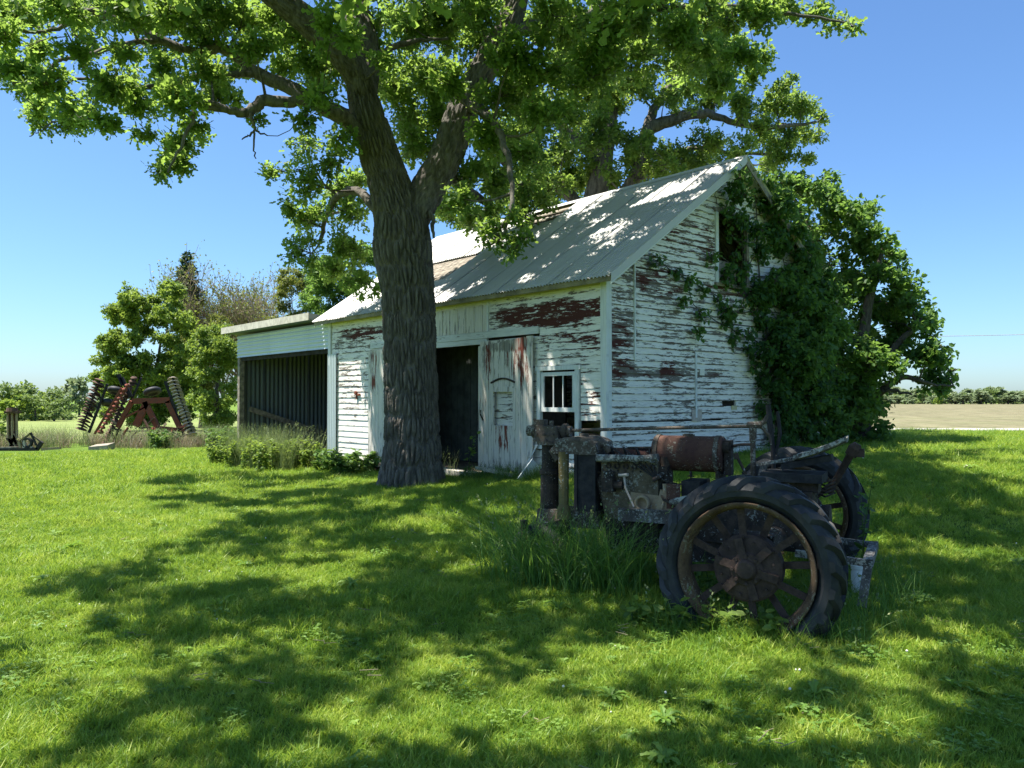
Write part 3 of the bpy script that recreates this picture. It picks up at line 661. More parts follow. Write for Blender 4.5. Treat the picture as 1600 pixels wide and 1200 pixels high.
class Tree:
    """collects limbs (tubes) and leaf sprays, then builds trunk and crown"""
    def __init__(s, dm=1.0, sm=1.0): s.dm = dm; s.sm = sm; s.wood = MB(); s.sk = []; s.P = []; s.D = []; s.N = []; s.S = []; s.R = []
    def limb(s, pts, rad, n=8, m=None, wob=0.0):
        c = np.column_stack([np.asarray(pts, float), np.broadcast_to(np.asarray(rad, float), (len(pts),))])
        k = m or max(4, len(pts) * 4); c = spline(c, k)
        if wob: c[1:-1, :3] += rng.normal(size=(k - 2, 3)) * wob
        s.wood.tube(c[:, :3], np.maximum(c[:, 3], .003), n, cap=True); s.sk.append(c); return c
    def nearest(s, p, pmax=None):
        A = np.vstack(s.sk); d = np.linalg.norm(A[:, :3] - p, axis=1) + np.maximum(0, A[:, 2] - p[2]) * 0.9
        d = d - np.minimum(A[:, 3], .12) * 1.5
        i = int(np.argmin(d)); return A[i]
    def reach(s, c, r, rad=None):
        """grow a crooked branch from the nearest limb to clump centre c"""
        a = s.nearest(c); p = a[:3]; L = np.linalg.norm(c - p)
        if L < .15: return
        k = max(4, int(L / .25)); t = np.linspace(0, 1, k)[:, None]
        q = p + (c - p) * t + np.array([0, 0, 1]) * (np.sin(t * math.pi) * -.08 * L)
        q[1:-1] += np.cumsum(rng.normal(size=(k - 2, 3)) * .035, 0) * np.sin(t[1:-1] * math.pi)
        r0 = min(a[3] * .75, rad or (.016 + .014 * L))
        rr = r0 + (max(.006, r0 * .3) - r0) * t[:, 0]
        s.wood.tube(q, rr, 5, cap=False); s.sk.append(np.column_stack([q, rr]))
    def clump(s, c, r, n, size, branch=True, twigs=True, flat=.8, droop=.25, lobes=8, per=13, rb=None, tone=None):
        c = np.asarray(c, float); n = n * s.dm; size = size * s.sm
        if branch: s.reach(c, r)
        nt = max(3, int(n / per)); rb = rng.uniform(.2, .8) if tone is None else tone
        lc = c + sph(lobes) * (rng.uniform(.35, 1.0, (lobes, 1)) * r) * np.array([1, 1, flat]); lc[0] = c
        li = rng.integers(0, lobes, nt)
        dirs = sph(nt); dirs[:, 2] = dirs[:, 2] * .8 + .1; dirs = unit(dirs)
        base = lc[li]; tip = base + dirs * (rng.uniform(.3, 1.0, (nt, 1)) * r * .56) * np.array([1, 1, flat])
        if twigs:
            ks = rng.choice(nt, max(2, nt // 3), replace=False)
            for k in ks:
                m = (base[k] + tip[k]) / 2 + rng.normal(size=3) * .04 * r
                s.wood.tube([base[k], m, tip[k]], [.007, .005, .003], 3, cap=False)
            for k in range(1, lobes): s.wood.tube([c, (c + lc[k]) / 2 + rng.normal(size=3) * .08 * r, lc[k]], [.012, .009, .006], 4, cap=False)
        ti = np.repeat(np.arange(nt), per); m = len(ti)
        f = rng.uniform(.45, 1.05, m)[:, None]
        pos = base[ti] + (tip - base)[ti] * f + rng.normal(size=(m, 3)) * .06
        d = unit(dirs[ti] * .7 + rng.normal(size=(m, 3)) * .75 + np.array([0, 0, -droop]))
        nr = unit(np.array([0, 0, 1.0]) + rng.normal(size=(m, 3)) * .55)
        s.P.append(pos); s.D.append(d); s.N.append(nr); s.S.append(size * rng.uniform(.6, 1.2, m))
        s.R.append(np.clip(rb + rng.normal(size=m) * .2 + rng.normal(size=nt)[ti] * .12, 0, 1))
    def build(s, parent, kind, leafmat, barkmat, trunk='trunk', crown='crown', smooth=True):
        if s.wood.n: s.wood.build(trunk, barkmat, parent, smooth=smooth)
        if s.P:
            me = leaves_mesh(crown, np.vstack(s.P), np.vstack(s.D), np.vstack(s.N), np.concatenate(s.S), kind, leafmat, np.concatenate(s.R))
            link(crown, me, parent)

def bark_tube(pts, rad, sides, step, depth, cellw=.075, cellh=.30, flare=None, seed=0):
    """trunk or thick limb with furrowed ridges as real relief"""
    c = np.column_stack([np.asarray(pts, float), np.asarray(rad, float)])
    L = np.linalg.norm(np.diff(c[:, :3], axis=0), axis=1).sum(); m = max(8, int(L / step)); c = spline(c, m)
    P, R = c[:, :3], c[:, 3]
    h = np.concatenate([[0], np.cumsum(np.linalg.norm(np.diff(P, axis=0), axis=1))])
    th = np.linspace(0, 2 * math.pi, sides, endpoint=False)
    nc = max(8, int(round(2 * math.pi * R.mean() / cellw)))
    r2 = np.random.default_rng(seed); nh = int(L / cellh) + 6
    J = r2.uniform(.08, .92, (nc, nh, 2)); J2 = r2.uniform(-.5, .5, (nc, nh))
    U, Hh = np.meshgrid(th / (2 * math.pi) * nc, h / cellh + 2)
    U = U + .30 * np.sin(Hh * .9 + np.sin(U * .5) * 1.3) + .10 * np.sin(Hh * 2.9 + U * 1.1)
    iu, ih = np.floor(U).astype(int), np.floor(Hh).astype(int)
    F1 = np.full(U.shape, 9.0); F2 = F1.copy(); ID = np.zeros(U.shape)
    for a in (-1, 0, 1):
        for b in (-1, 0, 1):
            cu, ch = iu + a, np.clip(ih + b, 0, nh - 1)
            j = J[cu % nc, ch]; d = np.sqrt((cu + j[..., 0] - U) ** 2 + ((ih + b) + j[..., 1] - Hh) ** 2)
            n1 = d < F1; F2 = np.where(n1, F1, np.minimum(F2, d)); ID = np.where(n1, J2[cu % nc, ch], ID); F1 = np.where(n1, d, F1)
    rg = sstep((F2 - F1) / .46)
    dsp = depth * (rg - 1 + .35 * ID * rg) + r2.normal(size=U.shape) * depth * .06
    Rr = R[:, None] + dsp
    if flare is not None: Rr = Rr * flare(th[None], h[:, None])
    t = np.gradient(P, axis=0); t = unit(t)
    nrm = np.cross(t[0], (0, 1, 0)); nrm /= np.linalg.norm(nrm); N = [nrm]
    for i in range(1, m):
        v = N[-1] - t[i] * np.dot(N[-1], t[i]); N.append(v / np.linalg.norm(v))
    N = np.array(N); B = np.cross(t, N)
    V = P[:, None] + Rr[..., None] * (np.cos(th)[None, :, None] * N[:, None] + np.sin(th)[None, :, None] * B[:, None])
    i = np.arange(m * sides).reshape(m, sides); jn = np.roll(i, -1, 1)
    q = np.stack([i[:-1], jn[:-1], jn[1:], i[1:]], -1).reshape(-1, 4)
    return V.reshape(-1, 3), q, c

# ------------------------------------------------------------------ the big oak in front of the barn
OY = 13.6
oak = thing('oak_tree', 'big oak with a thick furrowed trunk standing in front of the barn doors', 'tree', (float(at(645, 760, OY)[0]), OY, 0))
ox, oyy = oak.location.x, oak.location.y
OFF = np.array([ox, oyy, 0.0])
def path(rows):
    P = [at(u, v, OY + dy) - OFF for u, v, dy, wd in rows]; R = [wd / 2 / FPX * (OY + dy) for u, v, dy, wd in rows]; return P, R
T = Tree(1.5, .94)
trunk_rows = [(646, 800, 0, 112), (645, 762, 0, 102), (644, 730, 0, 94), (644, 690, 0, 89), (643, 640, 0, 85), (642, 590, 0, 84), (640, 540, 0, 83), (639, 500, 0, 83), (636, 450, 0, 85), (631, 410, 0, 90), (628, 380, 0, 93), (626, 350, 0, 85), (620, 325, 0, 76), (609, 290, 0, 68), (598, 258, 0, 64), (587, 222, -.1, 60), (576, 185, -.2, 54), (567, 150, -.2, 48), (562, 118, -.3, 40)]
P, R = path(trunk_rows)
fl = lambda th, h: 1 + np.exp(-np.maximum(h - .35, 0) / .28) * (.13 + .11 * np.cos(5 * th + .6) + .05 * np.cos(3 * th))
v, q, c = bark_tube(P, R, 250, .016, .062, flare=fl, seed=3, cellw=.064, cellh=.42); tb = MB(); tb.add(v, q); T.sk.append(c)
for rows, sd in (([(638, 385, 0, 34), (648, 342, 0, 48), (665, 302, .1, 55), (686, 266, .2, 54), (702, 232, .3, 53), (722, 178, .4, 51), (742, 132, .5, 47), (766, 90, .6, 43), (792, 44, .7, 41), (806, 0, .8, 38), (815, -50, .9, 34)], 5),
                 ([(570, 160, -.2, 34), (558, 120, -.3, 44), (538, 88, -.5, 46), (500, 50, -.7, 45), (455, 14, -.9, 42), (395, -35, -1.2, 36)], 6),
                 ([(570, 160, -.1, 32), (573, 120, .1, 40), (570, 70, .3, 44), (558, 20, .6, 42), (546, -50, .9, 38)], 8)):
    P, R = path(rows); v, q, c = bark_tube(P, R, 96, .022, .032, seed=sd, cellw=.07); tb.add(v, q); T.sk.append(c)
oak_trunk = tb.build('trunk', M['bark'], oak, smooth=True)
def pl(rows, n=8, wob=.012, tree=T, off=OFF, Y0=OY):
    P = [at(u, v, Y0 + dy) - off for u, v, dy, wd in rows]; R = [wd / 2 / FPX * (Y0 + dy) for u, v, dy, wd in rows]
    return tree.limb(P, R, n, wob=wob)
pl([(572, 215, -.2, 26), (540, 185, -.5, 24), (505, 166, -.8, 19), (475, 158, -1, 18), (450, 160, -1.1, 18), (412, 157, -1.2, 19), (392, 172, -1.3, 16), (376, 177, -1.4, 15), (352, 168, -1.5, 11), (320, 160, -1.6, 9), (290, 155, -1.7, 6)])
pl([(575, 200, 0, 30), (530, 180, .1, 28), (480, 152, .2, 24), (450, 136, .3, 22), (402, 115, .3, 20), (378, 95, .4, 18), (345, 74, .4, 17), (305, 80, .4, 14), (250, 61, .3, 13), (212, 44, .3, 11), (150, 20, .2, 8), (100, 5, .2, 5)])
pl([(250, 62, .3, 10), (200, 70, .1, 9), (150, 82, 0, 8), (110, 92, -.2, 6), (90, 96, -.3, 6), (55, 125, -.5, 4), (20, 130, -.6, 3)], 6)
pl([(402, 115, .3, 12), (350, 117, 0, 11), (305, 121, -.1, 10), (262, 133, -.2, 9), (225, 136, -.3, 8), (190, 148, -.4, 6), (170, 157, -.5, 5)], 6)
pl([(225, 136, -.3, 7), (170, 150, -.5, 8), (165, 138, -.5, 6), (125, 122, -.6, 5), (80, 150, -.7, 4)], 6)
pl([(212, 44, .3, 9), (150, 15, .1, 8), (120, 30, 0, 7), (78, 48, -.1, 6), (0, 50, -.3, 4)], 6)
pl([(376, 177, -1.4, 10), (320, 165, -1.6, 9), (305, 168, -1.7, 8), (300, 190, -1.8, 6), (285, 225, -1.9, 5), (262, 270, -2, 3)], 6)
pl([(580, 85, 0, 14), (600, 82, .2, 12), (617, 73, .3, 11), (640, 66, .5, 9), (668, 63, .7, 6), (700, 60, 1, 4)], 6)
pl([(800, 50, .7, 26), (830, 40, .9, 22), (855, 40, 1, 20), (885, 38, 1.1, 18), (915, 27, 1.2, 17), (940, 15, 1.3, 14), (1000, 20, 1.0, 11), (1060, 12, .8, 9), (1130, 10, .5, 8), (1200, 15, .3, 7), (1260, 25, .1, 5), (1330, 38, 0, 3)])
pl([(720, 185, .4, 22), (745, 200, 1.2, 18), (770, 225, 2.0, 14), (800, 270, 2.6, 10), (830, 310, 3, 6)])
pl([(590, 330, .6, 16), (560, 300, 1.2, 14), (530, 305, 2.0, 11), (510, 340, 2.8, 8), (500, 380, 3.2, 6)])
pl([(690, 275, .2, 22), (720, 285, 1.4, 18), (735, 300, 2.2, 14), (780, 330, 2.6, 9)])
pl([(730, 165, .4, 20), (760, 180, -.6, 15), (790, 230, -1.4, 11), (800, 300, -1.9, 8), (792, 350, -2.1, 6), (775, 380, -2.1, 4)])
# dead twigs
pl([(392, 178, -1.4, 6), (398, 200, -1.4, 4), (396, 225, -1.4, 3), (400, 248, -1.4, 2)], 4); pl([(398, 203, -1.4, 4), (418, 212, -1.3, 2)], 4); pl([(397, 206, -1.4, 4), (378, 218, -1.5, 2)], 4)
pl([(672, 330, -.1, 9), (676, 352, -.2, 7), (678, 372, -.2, 4)], 5); pl([(85, 190, -.7, 3), (60, 205, -.8, 2), (46, 213, -.8, 1.5)], 4)
# limbs climbing out of the picture
def wl(rows, n=8): return T.limb([np.array(r[:3]) - OFF for r in rows], [r[3] for r in rows], n, wob=.03)
e1 = at(395, -35, OY - 1.2); e2 = at(546, -50, OY + .9); e3 = at(815, -50, OY + .9)
wl([(*e1, .2), (-5.0, 11.6, 9.8, .16), (-5.6, 10.4, 11, .12), (-6.4, 9.2, 11.6, .06)])
wl([(*e1, .16), (-4.2, 10.4, 9.6, .13), (-3.6, 8.4, 9.9, .09), (-3.2, 6.2, 9.7, .04)])
wl([(*e2, .2), (-2.4, 14.2, 10.6, .16), (-2.2, 13.6, 12.6, .1), (-2.0, 13.2, 14.5, .04)])
wl([(*e2, .16), (-1.6, 12.0, 10.0, .13), (-1.0, 9.6, 10.6, .09), (-.6, 7.0, 10.2, .04)])
wl([(*e3, .18), (1.0, 13.6, 10.4, .14), (2.2, 12.6, 12.0, .09), (3.0, 12, 13.4, .04)])
wl([(*e3, .15), (1.8, 12.0, 9.6, .12), (3.4, 10.2, 10.0, .08), (4.4, 8.4, 9.6, .04)])
wl([(*e3, .13), (1.2, 11.2, 9.2, .1), (1.8, 8.8, 9.2, .07), (2.2, 6.6, 8.8, .03)])
OAKC = [(25, 25, 45), (85, 15, 40), (150, 10, 38), (205, 25, 40), (260, 15, 45), (320, 20, 48), (380, 20, 42), (30, 105, 36), (10, 60, 30), (70, 130, 32), (60, 168, 24), (110, 168, 28), (150, 185, 24), (170, 135, 34), (215, 160, 34), (228, 208, 16), (250, 110, 36), (285, 150, 36), (320, 60, 42), (330, 115, 36), (345, 155, 24), (300, 193, 18), (285, 222, 24), (268, 262, 24), (248, 268, 14), (312, 205, 16), (395, 65, 32), (430, 35, 36), (470, 60, 42), (440, 108, 24), (500, 105, 34), (470, 185, 20), (505, 140, 26), (520, 45, 40), (400, 187, 12), (200, 85, 22), (120, 75, 24), (55, 75, 20),
        (585, 120, 32), (600, 40, 45), (640, 40, 52), (620, 130, 38), (660, 110, 44), (645, 180, 40), (655, 232, 34), (690, 60, 50), (700, 130, 38), (690, 180, 34), (740, 20, 50), (800, 90, 46), (785, 150, 44), (770, 215, 46), (745, 270, 38), (720, 310, 28), (820, 240, 42), (850, 180, 46), (850, 110, 46), (880, 45, 50), (940, 60, 46), (925, 120, 42), (860, 20, 40),
        (1000, 20, 44), (1050, 50, 40), (1100, 22, 38), (1140, 32, 30), (1180, 15, 28), (1220, 8, 24), (1280, 15, 22), (1310, 30, 14), (1328, 42, 9), (1240, 25, 16), (1100, 80, 36), (1060, 105, 40), (1150, 80, 34), (1190, 92, 22), (1130, 130, 28), (1175, 118, 22), (1000, 85, 42), (970, 30, 40)]
for u, v, r in OAKC:
    for rep in range(2):
        dy = rng.uniform(-2.0, 1.2) if rep == 0 else rng.uniform(.8, 3.4)
        if 540 < u < 700 and v < 260: dy = rng.uniform(-1.4, -.7) if rep == 0 and u < 560 else rng.uniform(.6, 3)
        if u > 1150: dy = rng.uniform(-.6, .8)
        jj = 0 if rep == 0 else r * .45
        uu, vv = u + rng.normal() * jj, v + rng.normal() * jj
        if rep and r < 24: continue
        Y = OY + dy; T.clump(at(uu, vv, Y) - OFF, r / FPX * Y * 1.02, 430 * (r / 40) ** 1.6, .135)
for u, v, r in [(565, 150, 24), (552, 195, 20), (530, 215, 24), (600, 95, 20), (475, 225, 30), (432, 268, 24), (480, 285, 36), (520, 250, 36)]:
    Y = OY + rng.uniform(-1.2, .8) if u > 520 else OY + rng.uniform(.4, 2.5); T.clump(at(u, v, Y) - OFF, r / FPX * Y, 330 * (r / 40) ** 1.5, .13)
for u, v, r in [(455, 330, 26), (490, 345, 38), (485, 395, 34), (520, 420, 34), (545, 330, 38), (545, 390, 38), (560, 290, 34), (520, 300, 36), (560, 440, 30), (780, 290, 40), (770, 330, 32), (830, 330, 34), (830, 290, 40), (735, 340, 22), (700, 325, 18)]:
    Y = OY + rng.uniform(2.4, 3.6); T.clump(at(u, v, Y) - OFF, r / FPX * Y, 480 * (r / 40) ** 1.5, .135)
for u, v, r in [(775, 375, 26), (798, 392, 24), (815, 372, 16), (760, 362, 18), (800, 340, 20), (785, 355, 20)]:
    Y = OY - 2.1; T.clump(at(u, v, Y) - OFF, r / FPX * Y, 75, .12, per=9, tone=.25)
# the rest of the crown, above and beside the picture, which throws the shade
GAP = np.array([((u - 800) / FPX * 1983 / (v - 625), 1983 / (v - 625)) for u, v in [(600, 830), (700, 822), (520, 888), (590, 886), (430, 892), (60, 970), (700, 1022), (850, 940), (1000, 1012), (1090, 1065), (560, 1082), (90, 1135), (950, 1135), (720, 1150), (1500, 1028), (1250, 1075), (1540, 880), (1560, 820), (650, 795), (1450, 960), (330, 1010), (880, 900), (1420, 1120)]])
n = 0
for _ in range(24000):
    if n >= 550: break
    d = sph(1)[0] * rng.uniform(.35, 1.0); p = np.array([-1.4, 9.4, 8.6]) + d * np.array([8.8, 10.2, 4.8])
    if p[2] < 5.0 or (p[0] > 3.6 and p[1] < 12): continue
    r = rng.uniform(.5, .95); Y = p[1]
    if Y < 2.2: continue
    vt = VH - FPX * (p[2] - r * .95 - CAMH) / max(Y - r, .5); ut = 800 + FPX * (p[0] + r) / Y
    if vt > -12 and ut > -20: continue
    if p[1] > 13.6 and p[0] > -4.5 and rng.random() < .75: continue
    sx, sy_ = p[0] + .384 * p[2], p[1] - .02 * p[2]                  # where its shade falls
    if sx - r * .8 < np.interp(sy_, [3, 5, 6.7, 7.5, 11, 13.2], [-2.6, -3.8, -4.5, -4.0, -4.0, -5.0]): continue
    if sx + r > 7.4 and sy_ > 9: continue
    if np.any(np.hypot((GAP[:, 0] - sx), (GAP[:, 1] - sy_) * .8) < r * .40 + .10): continue
    n += 1; T.clump(p - OFF, r, 95 * (r / .9) ** 2, .21, per=10, lobes=5, twigs=False)

T.build(oak, 'oak', M['oakleaf'], M['bark'], trunk='limb')

# ------------------------------------------------------------------ second oak, behind the barn
O2 = 21.5
px = float(at(945, 300, O2)[0]); oak2 = thing('oak_tree', 'oak standing behind the barn with limbs spreading over the roof ridge', 'tree', (px, O2, float(gz(px, O2))))
OFF2 = np.array([px, O2, oak2.location.z]); T = Tree(2.0, .85)
k = dict(tree=T, off=OFF2, Y0=O2)
pl([(930, 660, 0, 44), (928, 480, 0, 40), (925, 350, 0, 38), (940, 260, 0, 32), (950, 200, 0, 28), (955, 150, .2, 24), (945, 90, .4, 20), (930, 20, .6, 16), (920, -60, .8, 12)], 14, **k)
pl([(928, 340, 0, 26), (985, 290, -.2, 22), (1005, 240, -.3, 24), (1012, 205, -.3, 22), (1030, 195, -.3, 20), (1075, 180, -.3, 17), (1110, 178, -.4, 13), (1140, 190, -.5, 10), (1190, 200, -.6, 8), (1240, 195, -.6, 6), (1275, 190, -.6, 3)], 10, **k)
pl([(1012, 200, -.3, 16), (1025, 165, 0, 14), (1060, 120, .2, 10), (1100, 90, .3, 7), (1160, 70, .3, 4)], 8, **k)
pl([(1005, 240, -.3, 14), (1050, 240, .2, 12), (1090, 232, .5, 9), (1150, 240, .6, 6), (1225, 240, .6, 4)], 8, **k)
pl([(930, 350, 0, 22), (870, 290, .5, 18), (820, 300, 1, 14), (760, 330, 1.2, 9), (700, 345, 1.4, 6)], 8, **k)
pl([(940, 250, 0, 20), (880, 200, .6, 16), (840, 150, 1, 12), (800, 90, 1.2, 8)], 8, **k)
pl([(930, 330, 0, 18), (1000, 300, 1, 14), (1080, 270, 1.5, 10), (1150, 250, 1.6, 6)], 8, **k)
for u, v, r in [(1210, 165, 28), (1255, 165, 24), (1285, 182, 14), (1160, 170, 30), (1190, 200, 28), (1235, 210, 24), (1280, 212, 12), (1110, 215, 24), (1150, 245, 38), (1215, 245, 30), (1255, 250, 18), (1100, 250, 36), (1050, 255, 36), (1000, 265, 40), (960, 285, 34), (900, 290, 40), (850, 315, 34), (880, 240, 40), (930, 210, 38), (980, 220, 30), (900, 160, 40), (960, 150, 34), (1000, 130, 28), (840, 230, 40), (800, 290, 36), (720, 345, 22), (700, 330, 20), (1040, 150, 22), (1080, 140, 26), (1120, 150, 22), (940, 90, 40), (880, 90, 40), (820, 160, 40), (1010, 70, 40), (1060, 40, 40), (1230, 130, 18), (940, 190, 22), (925, 260, 24), (1012, 230, 18), (960, 130, 20), (880, 285, 20), (1060, 180, 14)]:
    for rep in range(2):
        Y = O2 + (rng.uniform(-1.6, .6) if rep == 0 else rng.uniform(.2, 3)); j = rep * r * .5
        if rep and r < 20: continue
        if v > 270 and u < 1000: Y = O2 + rng.uniform(.2, 2.5)
        T.clump(at(u + rng.normal() * j, v + rng.normal() * j, Y) - OFF2, r / FPX * Y, 380 * (r / 34) ** 1.5, .16)
n = 0
for _ in range(3000):
    if n >= 34: break
    d = sph(1)[0] * rng.uniform(.3, 1); p = np.array([px - .6, O2 - .8, 11.0]) + d * np.array([5.2, 3.0, 3.8]); r = rng.uniform(.8, 1.3)
    if VH - FPX * (p[2] - r - CAMH) / (p[1] - r) > -8 or p[1] < 17.5: continue
    n += 1; T.clump(p - OFF2, r, 110, .26, per=10, lobes=5, twigs=False)
for u, v, r in [(935, 170, 22), (925, 225, 24), (950, 265, 22), (1010, 215, 16), (870, 285, 20), (1085, 172, 12)]:
    T.clump(at(u, v, O2 - 1.2) - OFF2, r / FPX * O2, 240 * (r / 34) ** 1.5, .16)
T.build(oak2, 'oak', M['oakleaf2'], M['bark'])

# ------------------------------------------------------------------ spreading tree at the barn's right corner and the creeper on the gable
RY = 17.6
px = 7.75; rt = thing('broadleaf_tree', 'dark spreading broadleaf tree crowding the barn\'s gable corner', 'tree', (px, RY, float(gz(px, RY))))
OFF3 = np.array([px, RY, rt.location.z]); T = Tree(1.35, .8); k = dict(tree=T, off=OFF3, Y0=RY)
b0 = (1345, 690, 0, 30)
pl([b0, (1325, 620, .1, 24), (1305, 540, .2, 20), (1290, 450, .3, 15), (1270, 370, .4, 10), (1240, 310, .5, 5)], 10, **k)
pl([b0, (1350, 600, -.2, 22), (1350, 520, -.3, 17), (1365, 440, -.3, 11), (1380, 390, -.3, 5)], 10, **k)
pl([(1330, 640, 0, 18), (1370, 580, -.2, 15), (1400, 540, -.4, 11), (1440, 500, -.5, 6)], 8, **k)
pl([(1340, 650, 0, 14), (1390, 600, -.4, 11), (1420, 590, -.6, 8), (1450, 600, -.8, 5), (1490, 602, -.8, 3)], 8, **k)
pl([(1330, 650, 0, 14), (1280, 600, -1, 11), (1230, 580, -1.8, 7), (1200, 570, -2.2, 4)], 8, **k)
pl([(1360, 610, -.3, 7), (1400, 612, -.6, 5), (1425, 617, -.8, 3)], 5, **k); pl([(1370, 600, -.4, 6), (1400, 600, -.5, 4), (1410, 592, -.6, 2)], 5, **k)
for u, v, r in [(1205, 288, 22), (1245, 300, 32), (1290, 315, 32), (1335, 328, 18), (1235, 340, 38), (1300, 365, 40), (1350, 380, 34), (1392, 378, 16), (1260, 400, 44), (1320, 430, 44), (1378, 425, 32), (1415, 462, 26), (1280, 480, 46), (1345, 490, 44), (1400, 505, 38), (1445, 500, 24), (1458, 545, 22), (1430, 560, 26), (1462, 582, 14), (1484, 600, 8), (1440, 596, 14), (1390, 570, 30), (1340, 560, 42), (1270, 560, 46), (1310, 620, 42), (1250, 620, 38), (1300, 670, 34), (1350, 665, 28), (1376, 676, 16), (1355, 630, 26), (1230, 540, 36), (1240, 470, 40), (1400, 470, 28), (1270, 655, 26), (1330, 685, 24), (1366, 686, 18), (1300, 690, 26), (1330, 590, 34), (1360, 545, 34), (1310, 520, 36), (1330, 640, 30), (1385, 540, 26), (1345, 440, 30), (1290, 570, 30)] + [(1225 + 190 * f + rng.normal() * 10, 285 + 150 * f ** 1.6 + rng.normal() * 12, rng.uniform(8, 15)) for f in rng.random(26)] + [(1410 + 70 * f + rng.normal() * 8, 450 + 140 * f + rng.normal() * 14, rng.uniform(7, 13)) for f in rng.random(22)] + [(rng.uniform(1285, 1372), rng.uniform(570, 692), rng.uniform(14, 24)) for _ in range(26)]:
    for rep in range(2):
        Y = RY + (rng.uniform(-1.0, .3) if rep == 0 else rng.uniform(0, 1.8)); j = rep * r * .4
        if rep and r < 18: continue
        if u < 1290: Y = max(Y, 16.9 + rng.uniform(0, .8)) if v < 420 else 15.2 + rng.uniform(-.3, .6)
        T.clump(at(u + rng.normal() * j, v + rng.normal() * j, Y) - OFF3, r / FPX * Y, 300 * (r / 34) ** 1.5, .15, droop=.4)
T.build(rt, 'broad', M['mulb'], M['bark2'])

vine = thing('climbing_vine', 'dark leafy creeper climbing over the barn\'s gable and its window', 'creeper', BARN_O, TH)
T = Tree(1.35, .85)
def gp(u, v, off):
    c, s = math.cos(TH), math.sin(TH); k_ = (u - 800) / FPX
    A = np.array([[c, -k_ * 0 - (u - 800) / FPX], [s, -1.0]]); x, Y = np.linalg.solve(A, [-BARN_O[0], -BARN_O[1]])
    return np.array([x, -off, at(u, v, Y)[2]])
def vs(rows, r0, off=.06): 
    P = [gp(u, v, off) for u, v in rows]; return T.limb(P, np.linspace(r0, .006, len(P)), 5, wob=.015)
vs([(1215, 700), (1205, 640), (1195, 560), (1190, 480), (1180, 400), (1178, 330), (1172, 280)], .035)
vs([(1225, 700), (1222, 620), (1230, 520), (1225, 430), (1210, 360)], .03); vs([(1250, 695), (1245, 600), (1235, 480)], .03)
vs([(1190, 480), (1150, 490), (1110, 460), (1060, 430), (1015, 405)], .014); vs([(1195, 540), (1150, 520), (1110, 500), (1080, 480), (1070, 440)], .014)
vs([(1178, 340), (1150, 350), (1125, 330), (1115, 300)], .016); vs([(1180, 400), (1150, 420), (1120, 400)], .012)
vs([(1176, 320), (1185, 300), (1200, 310)], .012); vs([(1190, 360), (1215, 370), (1235, 400)], .015)
VC = [(1125, 285, 18, .35), (1135, 310, 18, .3), (1120, 330, 12, .15), (1135, 345, 14, .12), (1150, 345, 16, .12), (1170, 360, 16, .15), (1195, 365, 20, .15), (1215, 385, 22, .15), (1180, 395, 18, .12), (1150, 380, 10, .1), (1160, 410, 10, .08), (1235, 420, 24, .2), (1250, 450, 26, .2), (1200, 430, 20, .15), (1215, 470, 26, .2), (1190, 470, 18, .12), (1180, 500, 18, .1), (1160, 520, 12, .08), (1200, 520, 26, .2), (1175, 555, 20, .15), (1205, 570, 28, .25), (1240, 520, 30, .25), (1185, 600, 22, .2), (1215, 625, 28, .25), (1240, 590, 30, .3), (1180, 640, 14, .1), (1205, 665, 22, .25), (1235, 665, 24, .3), (1170, 575, 10, .08), (1115, 470, 9, .06), (1090, 450, 9, .05), (1070, 440, 10, .06), (1050, 425, 7, .05), (1020, 408, 8, .05), (1090, 490, 8, .05), (1130, 500, 9, .05), (1150, 480, 12, .08), (1105, 405, 12, .06), (1085, 520, 5, .04), (1140, 530, 8, .05), (1060, 470, 5, .05), (1150, 450, 10, .08), (1165, 460, 12, .08), (1195, 690, 14, .2), (1260, 480, 26, .3), (1265, 540, 26, .3)]
VC += [(1172 + 110 * rng.random() ** .8, rng.uniform(440, 700), rng.uniform(10, 24), .06 + .5 * rng.random() ** 2) for _ in range(58)]
VC += [(1175 + 85 * f + rng.normal() * 8, 268 + 170 * f ** 1.0 + rng.normal() * 8, rng.uniform(9, 16), rng.uniform(.1, .45)) for f in rng.random(26)]
VC += [(rng.uniform(1125, 1215), rng.uniform(330, 560), rng.uniform(6, 12), .05) for _ in range(22)]
for u, v, r, off in VC:
    c = gp(u, v, off + .05); rm = r / FPX * 15
    T.clump(c, rm, 150 * (r / 20) ** 1.6 if r > 12 else 26, .115, flat=1.0, droop=.9, branch=r > 8, lobes=5, per=8, tone=.35)
for P_ in T.P:                                                      # keep every leaf on the weather side of the boards
    P_[:, 1] = np.minimum(P_[:, 1], -.04 - np.abs(P_[:, 1] + .04) * .25)
T.build(vine, 'broad', M['vine'], M['bark2'], trunk='stem', crown='leaves')

